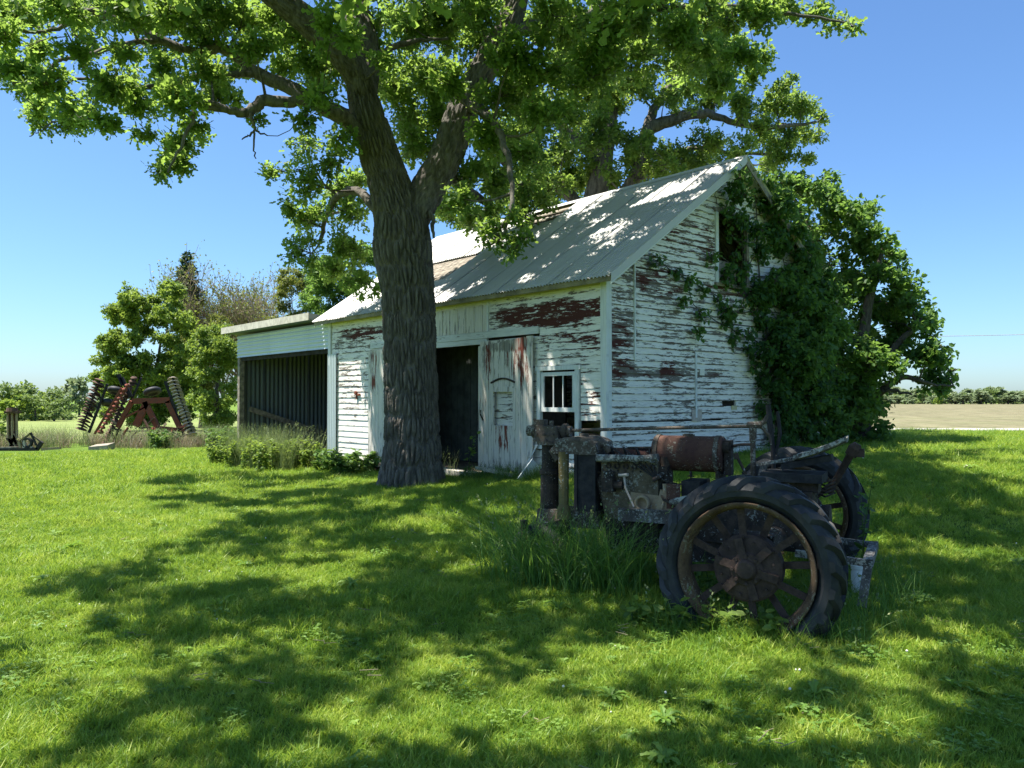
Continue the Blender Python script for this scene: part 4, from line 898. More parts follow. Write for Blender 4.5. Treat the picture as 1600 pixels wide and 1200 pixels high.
# ------------------------------------------------------------------ trees behind the shed, hedges and far tree lines
def fillc(cl, k=1, f=.8):
    return cl + [(u + rng.normal() * r * .7, v + rng.normal() * r * .6, r * f) for u, v, r in cl for _ in range(k)]
def ell(cx, cy, rx, ry, n, r):
    out = []
    while len(out) < n:
        a = rng.uniform(-1, 1, 2)
        if a @ a < 1: out.append((cx + a[0] * rx, cy + a[1] * ry, r * rng.uniform(.7, 1.25)))
    return out
def bg_tree(name, label, cat, u0, vb, Y, clumps, n, size, leafm, kind='dia', barkm='bark2', stem=12, dep=1.6, group=None):
    b = at(u0, vb, Y); b[2] = gz(b[0], Y); o = thing(name, label, cat, tuple(b), 0, group); T = Tree(5.0, .52); kk = dict(tree=T, off=b, Y0=Y)
    tops = sorted(clumps, key=lambda q: q[1])[:2]; tu, tv = np.mean([q[0] for q in tops]), np.mean([q[1] for q in tops])
    vg = VH - (b[2] - CAMH) / Y * FPX
    pl([(u0, vg + 2, 0, stem), (u0 + (tu - u0) * .3, vg + (tv - vg) * .35, 0, stem * .7), (u0 + (tu - u0) * .6, vg + (tv - vg) * .62, 0, stem * .25)], 7, **kk)
    for u, v, r in clumps:
        YY = Y + rng.uniform(-1, 1) * dep; T.clump(at(u, v, YY) - b, r / FPX * YY, n * (r / 35) ** 1.5, size, per=9, twigs=False, lobes=7)
    T.build(o, kind, M[leafm], M[barkm]); return o
bg_tree('maple_tree', 'bright green spreading tree standing behind the folded harrow', 'tree', 235, 662, 44, ell(235, 555, 74, 100, 84, 16) + ell(205, 490, 30, 34, 8, 14) + ell(170, 590, 22, 30, 8, 13) + ell(265, 465, 30, 22, 8, 12) + ell(235, 645, 70, 18, 12, 14), 520, .34, 'brightleaf', dep=2.2)
bg_tree('leafy_shrub', 'tall bright green shrub beside the open shed\'s left post', 'shrub', 338, 668, 33, ell(335, 580, 34, 78, 36, 15) + ell(345, 650, 30, 16, 8, 13), 520, .22, 'brightleaf', dep=1.0)
bg_tree('budding_tree', 'yellowish budding tree rising over the shed roof beside the bare trees', 'tree', 462, 640, 50, ell(462, 530, 40, 100, 56, 12) + ell(450, 440, 18, 22, 10, 8) + ell(480, 450, 16, 18, 8, 8), 380, .32, 'yellowleaf', dep=1.6)
bg_tree('round_tree', 'dense green tree seen between the oak trunk and the shed roof', 'tree', 545, 640, 40, ell(545, 470, 66, 100, 84, 17), 480, .28, 'mulb', dep=2)
bg_tree('dull_bush', 'dull olive bush filling the gap between the bright tree and shrub', 'shrub', 315, 662, 52, ell(320, 560, 38, 82, 36, 15), 380, .32, 'yellowleaf', dep=1.6)
# spruce
b = at(290, 660, 57); b[2] = gz(b[0], 57); sp = thing('spruce_tree', 'tall dark spruce poking above the bright green tree', 'tree', tuple(b)); T = Tree(); H = at(289, 393, 57)[2] - b[2]
T.limb([(0, 0, 0), (0, 0, H * .5), (0, 0, H)], [.22, .13, .02], 7)
for z in np.arange(H * .12, H * .99, .22):
    R_ = 2.6 * (1 - z / H) ** .8 + .12
    for j in range(9):
        a = rng.uniform(0, 6.28); d = np.array([math.cos(a), math.sin(a), -.12]); rr = R_ * rng.uniform(.6, 1.1); m_ = max(4, int(rr * 22))
        s_ = rng.uniform(.15, 1, m_)[:, None]; pos = np.array([0, 0, z]) + d * s_ * rr + rng.normal(size=(m_, 3)) * .08
        T.P.append(pos); T.D.append(unit(d + rng.normal(size=(m_, 3)) * .5 + np.array([0, 0, .15]))); T.N.append(unit(np.array([0, 0, 1.]) + rng.normal(size=(m_, 3)) * .5)); T.S.append(rng.uniform(.22, .4, m_)); T.R.append(rng.uniform(0, 1, m_))
T.build(sp, 'dia', M['needle'], M['bark2'])
# bare trees
def bare_tree(u0, vtop, Y, spread, label):
    b = at(u0, 650, Y); b[2] = gz(b[0], Y); o = thing('bare_tree', label, 'tree', tuple(b)); T = Tree(); Ht = at(u0, vtop, Y)[2] - b[2]
    def grow(p, d, L, r, lev):
        k = 4; q = [p]; dd = d.copy()
        for i in range(k):
            dd = unit(dd + rng.normal(size=3) * .12 + np.array([0, 0, .10])); q.append(q[-1] + dd * L / k)
        T.wood.tube(np.array(q), np.linspace(r, max(r * .45, .012), k + 1), 4 if lev else 6, cap=False)
        if lev >= 4:
            m_ = 3; T.P.append(q[-1] + rng.normal(size=(m_, 3)) * .15); T.D.append(sph(m_)); T.N.append(sph(m_)); T.S.append(rng.uniform(.12, .22, m_)); T.R.append(rng.uniform(0, 1, m_)); return
        for i in range(5 if lev < 3 else 4):
            s_ = rng.integers(1 if lev else 2, k + 1); nd = unit(dd + sph(1)[0] * np.array([spread, spread, .45])); grow(q[s_], nd, L * rng.uniform(.55, .78), r * .55, lev + 1)
    for j in range(3): grow(np.array([rng.normal() * .15, rng.normal() * .15, 0]), unit(np.array([rng.normal() * .22, rng.normal() * .2, 1])), Ht * .42, .11, 0)
    T.build(o, 'dia', M['yellowleaf'], M['tanbark'], crown='buds')
bare_tree(352, 415, 58, .8, 'bare tan twiggy tree nearer the dark spruce')
bare_tree(415, 405, 58, .8, 'bare tan twiggy tree standing over the shed roof')
bare_tree(385, 425, 61, .8, 'shorter bare tan tree between its two bare neighbours')

# far hedges and tree lines: a few crowns, copied
def proto_mesh(n, r, h, size, leafm, seed):
    T = Tree(); k_ = 9
    for i in range(k_):
        a = rng.uniform(0, 6.28); f = rng.uniform(0, .75); z = h * rng.uniform(.14, .8)
        T.clump((math.cos(a) * r * f, math.sin(a) * r * f, z), r * .48 * (1.1 - z / h * .4), n / k_, size, branch=False, twigs=False, per=8, lobes=7)
    return leaves_mesh('crown', np.vstack(T.P), np.vstack(T.D), np.vstack(T.N), np.concatenate(T.S), 'dia', M[leafm], np.concatenate(T.R))
tm = MB(); tm.tube([(0, 0, 0), (.05, 0, 1.2), (0, .05, 2.6)], [.16, .12, .05], 6); far_trunk = tm.mesh('trunk', M['bark2'], True)
PR = {k_: [proto_mesh(1500, 2.2, 4.2, s_, k_, i) for i in range(3)] for k_, s_ in (('hedgeleaf', .34), ('paleleaf', .5), ('brightleaf', .42))}
def far_tree(u, vtop, Y, wpx, leafm, label, i, group, name='field_tree'):
    x = (u - 800) / FPX * Y; z = float(gz(x, Y)); h = at(u, vtop, Y)[2] - z; r = wpx / 2 / FPX * Y
    o = thing(name, label, 'tree', (x, Y, z), rng.uniform(0, 6.28), group); s_ = (r / 2.2, r / 2.2, h / 3.9); o.scale = s_
    link('trunk', far_trunk, o); link('crown', PR[leafm][i % 3], o)
lab = 'far green tree in the row across the left meadow'
for i, (u, vt, wd, Y) in enumerate([(-75, 592, 60, 112), (-40, 600, 55, 108), (-8, 597, 50, 112), (12, 594, 46, 114), (30, 602, 44, 108), (48, 603, 46, 110), (66, 610, 44, 106), (84, 612, 40, 108), (99, 622, 28, 106), (20, 615, 40, 102), (55, 620, 36, 102), (85, 628, 32, 100)]):
    far_tree(u, vt - 4, Y, wd * 1.5, 'hedgeleaf' if i % 3 else 'brightleaf', lab, i, 'trees across the left meadow')
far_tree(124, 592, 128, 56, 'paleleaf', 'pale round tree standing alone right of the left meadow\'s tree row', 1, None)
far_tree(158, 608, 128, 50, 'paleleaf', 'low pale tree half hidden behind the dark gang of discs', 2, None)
lab = 'small far tree in the line along the tilled field'
for i in range(30):
    u = 1330 + i * 11.5 + rng.uniform(-4, 4); Y = rng.uniform(168, 185); vt = rng.uniform(607, 620)
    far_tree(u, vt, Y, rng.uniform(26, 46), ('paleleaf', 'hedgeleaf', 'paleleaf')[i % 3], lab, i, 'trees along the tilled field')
far_tree(1469, 603, 164, 27, 'brightleaf', 'tallest green tree in the line along the tilled field', 0, None)
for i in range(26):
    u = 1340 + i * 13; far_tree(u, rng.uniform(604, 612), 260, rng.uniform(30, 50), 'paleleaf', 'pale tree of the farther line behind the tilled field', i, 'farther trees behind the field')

# power line over the field
pl_ = thing('power_line', 'thin power line over the tilled field', 'power line')
p0, p1 = np.array([26.0, 46, 7.4]), np.array([60.0, 70.0, 8.0]); p2 = np.array([-6.0, 24 + 36, 7.4])
for i, p in enumerate((p1, p2)):
    m = MB(); z = float(gz(p[0], p[1])); m.tube([(p[0], p[1], z), (p[0], p[1], p[2] + .3)], [.14, .1], 8); m.box((p[0] - .7, p[1] - .06, p[2] - .1), (p[0] + .7, p[1] + .06, p[2] + .02)); m.build('pole', M['oldwood'], pl_)
s_ = np.linspace(0, 1, 24)[:, None]; q = p2 + (p1 - p2) * s_; q[:, 2] -= 4 * .9 * (s_ * (1 - s_))[:, 0]
m = MB(); m.tube(q, .026, 5); m.build('cable', M['wire'], pl_)

# ------------------------------------------------------------------ old tractor (local x forward, y to its left = towards the viewer)
tr = thing('tractor', 'rusted stripped antique tractor with big rear tyres sunk in the grass', 'tractor', (2.237, 6.71, 0), math.atan2(.459, -.889))
def tp(name, mb, mat, parent=tr, smooth=False, **k): return mb.build(name, M[mat], parent, smooth=smooth, **k)
def rot_y(a): return Matrix.Rotation(a, 4, 'Y')
AX = Matrix.Rotation(-math.pi / 2, 4, 'X')                            # lathe axis z -> +y
def tyre_geo(Ro, Ri, wd, lugs, lh):
    m = MB(); hw = wd / 2
    prof = [(Ri + .012, -hw * .62), (Ri + .02, -hw * .74), (Ri + (Ro - Ri) * .35, -hw * .98), (Ri + (Ro - Ri) * .62, -hw), (Ro - .05, -hw * .93), (Ro - .018, -hw * .72), (Ro, -hw * .3), (Ro + .003, 0)]
    prof = prof + [(r, -h) for r, h in prof[-2::-1]]
    m.lathe(prof, 56, AX)
    for sd in (-1, 1):
        for k in range(lugs):
            a0 = 2 * math.pi * (k + (.5 if sd > 0 else 0)) / lugs; rows = []
            for s in np.linspace(0, 1, 6):
                y = sd * (.01 + s * hw * 1.0); a = a0 - .30 * s
                rb = Ro - .012 - .15 * (Ro - Ri) * max(0, (s - .55) / .45) ** 1.6 * 2.2; rt_ = rb + lh * (1 - .25 * s) + .012
                wa = (.030 + .014 * s) / Ro
                for (aa, r_) in ((a - wa, rb), (a - wa * .7, rt_), (a + wa * .7, rt_), (a + wa, rb)): rows.append((r_ * math.cos(aa), y, r_ * math.sin(aa)))
            X = np.array(rows); q = []
            for i in range(5):
                for j in range(3): q.append((i * 4 + j, i * 4 + j + 1, i * 4 + 4 + j + 1, i * 4 + 4 + j))
            q += [(0, 3, 2, 1), (20, 21, 22, 23)]
            m.add(X, q)
    return m
tyre_me = tyre_geo(.615, .455, .29, 20, .032).mesh('tyre', M['tyre'], False)
m = MB()
m.lathe([(.462, -.125), (.47, -.135), (.462, -.14), (.445, -.128), (.425, -.10), (.42, -.03), (.412, 0), (.42, .03), (.425, .10), (.445, .128), (.462, .14), (.47, .135), (.462, .125), (.44, .06), (.44, -.06), (.462, -.125)], 56, AX)
rim_me = m.mesh('rim', M['rim'], True)
sp_me = {}
for sd in (-1, 1):
    m = MB(); X0 = (.07, sd * .055, 0); X1 = (.425, sd * .02, 0)
    m.beam(X0, X1, .050, .014, (0, 1, 0)); m.cyl((.16, sd * .06, 0), (.16, sd * .075, 0), .012, 6); m.cyl((.22, sd * .055, 0), (.22, sd * .068, 0), .012, 6); sp_me[sd] = m.mesh('spoke', M['hub'])
m = MB()
m.lathe([(.0, .135), (.055, .135), (.068, .12), (.075, .10), (.11, .09), (.12, .075), (.215, .055), (.235, .04), (.24, -.05), (.2, -.09), (.1, -.12), (.08, -.2)], 40, AX)
for k in range(8):
    a = 2 * math.pi * k / 8; m.cyl((.095 * math.cos(a), .09, .095 * math.sin(a)), (.095 * math.cos(a), .112, .095 * math.sin(a)), .013, 6)
for k in range(12):
    a = 2 * math.pi * (k + .5) / 12; m.cyl((.185 * math.cos(a), .06, .185 * math.sin(a)), (.185 * math.cos(a), .078, .185 * math.sin(a)), .010, 6)
for k in range(6):
    a = 2 * math.pi * (k + .25) / 6; u_ = np.array([math.cos(a), 0, math.sin(a)]); m.beam(u_ * .07 + [0, .085, 0], u_ * .215 + [0, .07, 0], .055, .03, (0, 1, 0))
hub_me = m.mesh('hub', M['hub'], False)
def rear_wheel(y, z, flip, phase):
    wb = link('rear_wheel', None, tr, loc=(0, y, z)); wb.rotation_euler = (0, 0, math.pi if flip else 0)
    link('tyre', tyre_me, wb); link('rim', rim_me, wb); link('hub', hub_me, wb)
    for k in range(12):
        o = link('spoke', sp_me[1 if k % 2 else -1], wb); o.rotation_euler = (0, phase + 2 * math.pi * k / 12, 0)
    return wb
rear_wheel(1.25, .425, False, .12); rear_wheel(-1.25, .50, True, .3)
# axle, transmission, frame
m = MB(); m.tube([(0, 1.12, .43), (0, .35, .46), (0, -.35, .48), (0, -1.12, .50)], [.085, .11, .11, .085], 14); m.box((-.14, .86, .34), (.16, 1.06, .62)); m.box((-.14, -1.06, .36), (.16, -.86, .66)); tp('axle_housing', m, 'cast', smooth=False)
m = MB(); m.hexa([(-.3, -.2, .36), (.85, -.16, .40), (.85, .16, .40), (-.3, .2, .36), (-.3, -.2, .86), (.85, -.15, .72), (.85, .15, .72), (-.3, .2, .86)]); m.box((-.34, -.12, .84), (.02, .12, .96)); m.cyl((-.3, 0, .62), (-.42, 0, .62), .12, 14); tp('transmission', m, 'cast')
for s in (1, -1):
    m = MB(); y = s * .30
    m.box((.62, y - .012, .55), (1.30, y + .012, .63)); m.box((.62, y - s * .012 - .03, .632), (1.30, y - s * .012 + .03, .645)); m.box((.62, y - s * .012 - .03, .537), (1.30, y - s * .012 + .03, .549)); tp('frame_rail', m, 'lichen2')
# engine
m = MB(); m.box((.97, -.2, .72), (1.50, .2, 1.06)); m.hexa([(.99, -.16, .52), (1.48, -.16, .52), (1.48, .16, .52), (.99, .16, .52), (.97, -.2, .72), (1.5, -.2, .72), (1.5, .2, .72), (.97, .2, .72)]); eng = tp('engine_block', m, 'block')
for k in range(6):
    x = 1.02 + k * .082; mm = MB(); mm.lathe([(.026, 0), (.026, .022), (.016, .022), (.016, -.01), (0, -.01)], 12, Matrix.Translation((x, .2, 1.005)) @ AX); tp('stud_port', mm, 'cast', eng)
mm = MB(); mm.box((1.0, -.13, 1.06), (1.47, .13, 1.09)); mm.tube([(1.0, 0, 1.10), (1.47, 0, 1.10)], .06, 12); tp('valve_cover', mm, 'tank', eng, True)
mm = MB(); mm.tube([(.95, .26, 1.10), (1.1, .26, 1.085), (1.3, .26, 1.08), (1.52, .26, 1.075)], [.035, .03, .034, .036], 10)
for x in (1.0, 1.16, 1.32, 1.46): mm.cyl((x, .19, 1.05), (x, .27, 1.08), .03, 8); mm.box((x - .028, .20, 1.03), (x + .028, .215, 1.10))
tp('manifold', mm, 'lichen2', eng, True)
mm = MB(); mm.lathe([(.048, -.06), (.048, .035), (.066, .035), (.072, .02), (.072, -.06)], 24, Matrix.Translation((1.105, .22, .69)) @ AX); tp('pump_port', mm, 'tanrust', eng, True)
mm = MB(); mm.lathe([(.0, 0), (.048, 0)], 20, Matrix.Translation((1.105, .19, .69)) @ AX); tp('port_shade_disc', mm, 'dark', eng)  # near-black disc, painted as the shade inside the port
mm = MB(); mm.hexa([(.95, -.1, .56), (1.25, -.1, .56), (1.25, .205, .56), (.95, .205, .56), (.95, -.1, .76), (1.22, -.1, .78), (1.22, .205, .78), (.95, .205, .76)]); tp('clutch_cover', mm, 'tanrust', eng)
mm = MB(); mm.tube([(1.33, .2, .93), (1.31, .26, .93), (1.22, .28, .94)], [.012, .012, .016], 6); mm.tube([(1.27, .24, .93), (1.25, .26, .82), (1.17, .27, .66)], [.01, .01, .008], 6); tp('oil_pipe', mm, 'disc', eng)
mm = MB(); mm.hexa([(.80, .2, .63), (.98, .2, .63), (.98, .24, .63), (.80, .24, .63), (.88, .2, .80), (.94, .2, .82), (.94, .24, .82), (.88, .24, .80)]); mm.cyl((.9, .23, .80), (.9, .23, .87), .022, 8); mm.tube([(.9, .24, .75), (.92, .25, .66)], .012, 6); tp('linkage', mm, 'tanrust')
mm = MB(); mm.box((.76, .24, .66), (.88, .255, .875), Matrix.Translation((0, 0, 0))); tp('side_plate', mm, 'tank')
mm = MB(); mm.box((.60, -.12, .72), (.76, .22, .90)); tp('battery_box', mm, 'blackiron')
mm = MB(); mm.tube([(.84, .28, .72), (.78, .3, .73), (.70, .3, .76), (.66, .3, .77)], [.02, .035, .028, .018], 10); tp('lever_grip', mm, 'lichen2', smooth=True)
# fuel tank
CX = Matrix.Rotation(math.pi / 2, 4, 'Y')
TM = Matrix.Translation((.44, 0, 1.125)) @ CX
m = MB(); m.lathe([(0, 0), (.15, 0), (.157, .008), (.157, .60), (.15, .612), (0, .612)], 40, TM); ft = tp('fuel_tank', m, 'tank', smooth=False)
for h in (.03, .56):
    m = MB(); m.lathe([(.158, h), (.166, h), (.166, h + .035), (.158, h + .035)], 40, TM); tp('tank_band', m, 'lichen', ft)
m = MB(); m.cyl((.44, .03, 1.19), (.385, .03, 1.19), .055, 16); m.cyl((.39, .03, 1.19), (.37, .03, 1.19), .035, 12); tp('end_boss', m, 'cast', ft)
m = MB(); m.cyl((.75, 0, 1.275), (.75, 0, 1.30), .04, 12); m.box((.70, -.02, 1.28), (.80, .02, 1.295)); tp('filler_cap', m, 'lichen', ft)
m = MB(); m.cyl((.72, .05, .97), (.72, .05, .93), .012, 8); m.box((.69, .045, .925), (.75, .055, .935)); m.cyl((.72, .05, .93), (.72, .05, .88), .007, 6); tp('drain_valve', m, 'cast', ft)
m = MB(); m.box((.455, -.14, .72), (.485, .14, .98)); m.box((.93, -.13, .74), (.955, -.1, .98)); m.box((.93, .10, .74), (.955, .13, .98)); m.box((.87, .10, .74), (.89, .13, .98)); tp('tank_bracket', m, 'cast')
m = MB(); m.beam((.37, 0, 1.10), (.43, 0, 1.10), .10, .30); tp('dash_plate', m, 'cast')
# radiator frame and steering gear at the nose
m = MB(); m.tube([(2.1, 0, .30), (2.1, 0, .55), (2.1, 0, .56), (2.1, 0, .88), (2.1, 0, .89), (2.1, 0, .93), (2.1, 0, .94), (2.1, 0, 1.19)], [.15, .12, .098, .094, .105, .105, .085, .083], 18); tp('steering_column', m, 'cast', smooth=False)
m = MB(); m.hexa([(1.97, -.10, 1.20), (2.24, -.10, 1.20), (2.24, .10, 1.20), (1.97, .10, 1.20), (2.0, -.08, 1.345), (2.22, -.08, 1.355), (2.22, .08, 1.355), (2.0, .08, 1.345)]); m.cyl((2.1, 0, 1.17), (2.1, 0, 1.205), .13, 18); m.cyl((1.88, 0, 1.30), (2.34, 0, 1.30), .052, 14); m.cyl((1.96, 0, 1.30), (1.92, 0, 1.30), .075, 14); m.cyl((2.24, 0, 1.30), (2.28, 0, 1.30), .072, 14); m.box((2.15, -.05, 1.352), (2.255, .05, 1.41)); m.cyl((2.08, .02, 1.35), (2.08, .02, 1.40), .022, 8)
for k_ in range(8): m.cyl((2.1 + .112 * math.cos(k_ * .785), .112 * math.sin(k_ * .785), 1.2), (2.1 + .112 * math.cos(k_ * .785), .112 * math.sin(k_ * .785), 1.225), .013, 6)
for x_ in (2.03, 2.12, 2.2): m.cyl((x_, .1, 1.27), (x_, .118, 1.27), .014, 6)
tp('steering_gear', m, 'lichen', smooth=False)
m = MB(); X = []
for a in np.linspace(0, math.pi, 9):
    X.append([(1.755 + .225 * math.cos(a), y, 1.145 + .115 * math.sin(a) ** .6) for y in (-.23, -.21, .21, .23)])
X = np.array(X); X[:, 0, 2] -= .03; X[:, 3, 2] -= .03; m.grid(X)
for e in (0, 3): m.add(np.vstack([X[:, e], [(1.755, X[0, e, 1], 1.12)]]), t=[(i, i + 1, 9) for i in range(8)])
m.box((1.54, -.235, 1.10), (1.97, .235, 1.148)); m.tube([(1.95, .16, 1.17), (1.99, .17, 1.12), (1.93, .18, 1.04)], [.03, .045, .04], 10); m.tube([(1.60, .1, 1.2), (1.5, .1, 1.19), (1.45, .1, 1.12)], [.035, .035, .042], 10); m.cyl((1.75, 0, 1.25), (1.75, 0, 1.285), .045, 14); tp('radiator_tank', m, 'lichen', smooth=False)
for y in (.2, -.2):
    m = MB(); m.tube([(1.873, y, .50), (1.873, y, .60), (1.873, y, .63), (1.873, y, 1.12)], [.075, .06, .046, .05], 12); tp('radiator_pillar', m, 'olive')
m = MB(); m.box((1.57, -.21, .58), (1.74, .21, 1.105)); m.box((1.55, -.225, .58), (1.58, .225, 1.105)); m.box((1.73, -.225, .58), (1.76, .225, 1.105)); tp('radiator_core', m, 'blackiron')
m = MB(); m.hexa([(1.54, -.16, .42), (2.2, -.13, .40), (2.2, .13, .40), (1.54, .16, .42), (1.54, -.22, .585), (2.18, -.12, .56), (2.18, .12, .56), (1.54, .22, .585)]); m.hexa([(1.95, -.16, 0), (2.25, -.16, 0), (2.25, .16, 0), (1.95, .16, 0), (2.0, -.1, .31), (2.2, -.1, .31), (2.2, .1, .31), (2.0, .1, .31)]); tp('front_bolster', m, 'lichen')
m = MB(); m.hexa([(1.0, -.13, .24), (1.46, -.13, .24), (1.46, .13, .24), (1.0, .13, .24), (.98, -.17, .53), (1.5, -.17, .53), (1.5, .17, .53), (.98, .17, .53)]); m.box((.2, -.14, .2), (.98, .14, .44)); tp('oil_pan_and_shade', m, 'cast')  # oil pan, plus a dark block added as the shade underneath
m = MB(); m.lathe([(0, -.02), (.10, -.02), (.10, -.008), (.085, 0), (.10, .008), (.10, .02), (0, .02)], 20, Matrix.Translation((1.53, .02, .86)) @ CX)
for k_ in range(4): m.beam((1.545, .02, .86), (1.545, .02 + .17 * math.cos(k_ * 1.57 + .5), .86 + .17 * math.sin(k_ * 1.57 + .5)), .05, .008, (0, .5, .5))
tp('fan', m, 'cast')
m = MB()
for k_ in range(4): m.cyl((1.06 + k_ * .12, .10, 1.10), (1.06 + k_ * .12, .16, 1.17), .012, 6); m.tube([(1.06 + k_ * .12, .16, 1.17), (1.05 + k_ * .1, .2, 1.14), (1.0 + k_ * .04, .24, 1.0), (.96, .24, .9)], .006, 5)
tp('plug_wire', m, 'blackiron')
m = MB(); m.box((1.36, .2, .78), (1.46, .30, .90)); m.cyl((1.41, .25, .90), (1.41, .25, .96), .05, 12); m.cyl((1.36, .25, .84), (1.28, .25, .84), .035, 10); tp('magneto', m, 'cast')
m = MB()
for x_ in (.97, 1.04, 1.12, 1.2): m.cyl((x_, .2, .585), (x_, .218, .585), .011, 6)
for x_ in np.linspace(.99, 1.48, 8): m.cyl((x_, .19, .965), (x_, .208, .965), .010, 6)
tp('bolts', m, 'cast')
m = MB(); m.tube([(1.52, .12, 1.08), (1.46, .14, .98), (1.52, .15, .85), (1.5, .1, .66)], [.05, .045, .05, .04], 10); tp('water_pipe', m, 'cast', smooth=True)
for y in (.17, -.17):
    wb = link('front_wheel', None, tr, loc=(2.15, y, .13)); wb.rotation_euler = (0, .25 if y > 0 else -.25, 0)
    m = MB(); hw = .06; m.lathe([(.2, -hw * .8), (.24, -hw), (.28, -hw * .7), (.295, 0), (.28, hw * .7), (.24, hw), (.2, hw * .8)], 28, AX); m.build('tyre', M['tyre'], wb, smooth=True)
    m = MB(); m.lathe([(0, .05), (.05, .05), (.06, .02), (.19, .03), (.2, .05), (.2, -.05), (.06, -.02), (0, -.05)], 24, AX); m.build('rim', M['hub'], wb)
m = MB(); m.tube([(2.26, .22, .05), (2.27, .23, .35), (2.27, .23, .46)], [.03, .028, .04], 8); tp('axle_stub', m, 'cast')
# steering shaft, levers
m = MB(); m.tube([(2.03, 0, 1.304), (1.1, 0, 1.342), (.2, 0, 1.375)], .015, 8); tp('steering_shaft', m, 'lichen')
m = MB(); m.tube([(.195, 0, .80), (.195, 0, 1.24), (.195, 0, 1.25), (.195, 0, 1.38)], [.024, .022, .03, .032], 10); m.cyl((.24, 0, 1.385), (.12, 0, 1.39), .028, 8); m.tube([(.14, 0, 1.38), (.10, -.01, 1.42), (.08, -.02, 1.47)], [.02, .02, .012], 7); m.tube([(.12, 0, 1.37), (.06, -.02, 1.29), (.05, -.03, 1.22)], [.016, .014, .01], 7); tp('steering_post', m, 'lichen')
m = MB(); m.tube([(.118, -.3, 1.56), (.10, -.3, 1.35), (.08, -.3, 1.18), (.07, -.3, .8)], [.022, .026, .02, .02], 8); m.tube([(.04, -.32, 1.5), (.02, -.32, 1.3), (.06, -.31, 1.12)], [.016, .018, .016], 7); tp('lever', m, 'blackiron')
m = MB(); m.tube([(.37, .0, 1.2), (.30, 0, 1.215), (.19, 0, 1.22)], .014, 6); tp('throttle_rod', m, 'cast')
m = MB(); m.tube([(.36, .2, .86), (.35, .2, 1.0), (.335, .2, 1.09)], [.014, .012, .014], 6); tp('brake_lever', m, 'cast')
# seat
m = MB(); m.beam((.16, 0, 1.05), (-.02, 0, 1.085), .09, .025); m.beam((-.02, 0, 1.085), (-.19, 0, 1.12), .10, .03); m.beam((.14, 0, .9), (.10, 0, 1.06), .08, .05); tp('seat_spring', m, 'lichen2')
m = MB(); rows = []
for s in np.linspace(0, 1, 9):
    x = -.15 - .40 * s; wv = .20 * (1 - (abs(s - .55) / .75) ** 3); rows.append([(x, wv * f, 1.125 + .165 * s + .02 * (f * f) - .012 * math.sin(s * math.pi)) for f in np.linspace(-1, 1, 9)])
rows = np.array(rows); low = rows.copy(); low[..., 2] -= .035; m.grid(rows); m.grid(low[::-1])
for e in (0, -1): m.grid(np.stack([rows[:, e], low[:, e]])); m.grid(np.stack([rows[e], low[e]]))
seat = tp('seat', m, 'lichen2')
m = MB(); m.beam((-.05, 0, 1.04), (-.44, 0, 1.13), .2, .05); m.box((-.38, -.22, .93), (.1, .22, 1.0)); tp('seat_bracket', m, 'blackiron')
m = MB(); m.tube([(-.38, -.3, .80), (-.411, -.3, .87), (-.56, -.3, 1.15)], [.034, .03, .033], 10); m.tube([(-.55, -.3, 1.13), (-.585, -.3, 1.19), (-.61, -.3, 1.23)], [.05, .055, .035], 10); m.box((-.66, -.33, 1.12), (-.56, -.27, 1.19)); tp('lift_arm', m, 'hub')
m = MB()
for i in range(5): m.tube([(-.30, -.2 + i * .012, .93 - i * .03), (-.37, -.1, .915 - i * .03), (-.44, -.2, .94 - i * .03)], .008, 5)
tp('coil_spring', m, 'cast')
m = MB(); m.beam((-.2, .42, .40), (-.72, .42, .37), .05, .05); m.beam((-.72, .44, .37), (-.72, -.44, .37), .07, .06); m.beam((-.2, -.42, .40), (-.72, -.42, .37), .05, .05); m.beam((-.72, .42, .34), (-.68, .52, .06), .07, .06, (1, 0, 0)); tp('drawbar', m, 'lichen2')
m = MB(); m.tube([(.72, .05, .90), (.8, .14, .86), (.92, .22, .9), (1.05, .24, 1.0)], .009, 6); m.tube([(.95, .2, .78), (.9, .28, .74), (.72, .28, .66), (.5, .24, .62)], .012, 6); m.tube([(1.5, -.1, .98), (1.3, .02, 1.16), (1.05, .05, 1.17), (.98, .1, 1.1)], .014, 6); tp('fuel_line', m, 'cast')
m = MB(); m.cyl((.93, .12, 1.02), (.93, .12, 1.1), .045, 12); m.box((.89, .08, .9), (.97, .2, 1.02)); m.tube([(.93, .2, .95), (.95, .25, .93), (1.0, .26, .9)], .02, 8); tp('carburettor', m, 'cast')
m = MB(); m.tube([(.2, .12, .84), (.24, .14, 1.0), (.3, .15, 1.12)], .013, 6); m.cyl((.3, .15, 1.1), (.31, .15, 1.15), .022, 8); m.tube([(.45, .16, .7), (.5, .22, .8), (.52, .24, .93)], .012, 6); m.box((.1, .1, .84), (.3, .13, .9)); tp('gear_lever', m, 'cast')
m = MB()
for k_ in range(9): m.cyl((-.28 + k_ * .13, .2 - k_ * .004, .80), (-.28 + k_ * .13, .225 - k_ * .004, .80), .013, 6)
for k_ in range(9): m.cyl((-.28 + k_ * .13, .2 - k_ * .004, .46), (-.28 + k_ * .13, .225 - k_ * .004, .46), .013, 6)
tp('casting_bolts', m, 'lichen')
# jar in the grass behind the wheel
jm = thing('white_jar', 'small white plastic jar standing in the grass behind the tractor wheel', 'jar', (2.87, 6.62, float(gz(2.87, 6.62))))
m = MB(); m.lathe([(0, .0), (.045, 0), (.05, .01), (.05, .17), (.042, .19), (.042, .195)], 20); m.build('body', M['whiteplastic'], jm, smooth=True)
m = MB(); m.lathe([(.05, .195), (.052, .20), (.052, .225), (.045, .23), (0, .23)], 20); m.build('lid', M['whiteplastic'], jm)

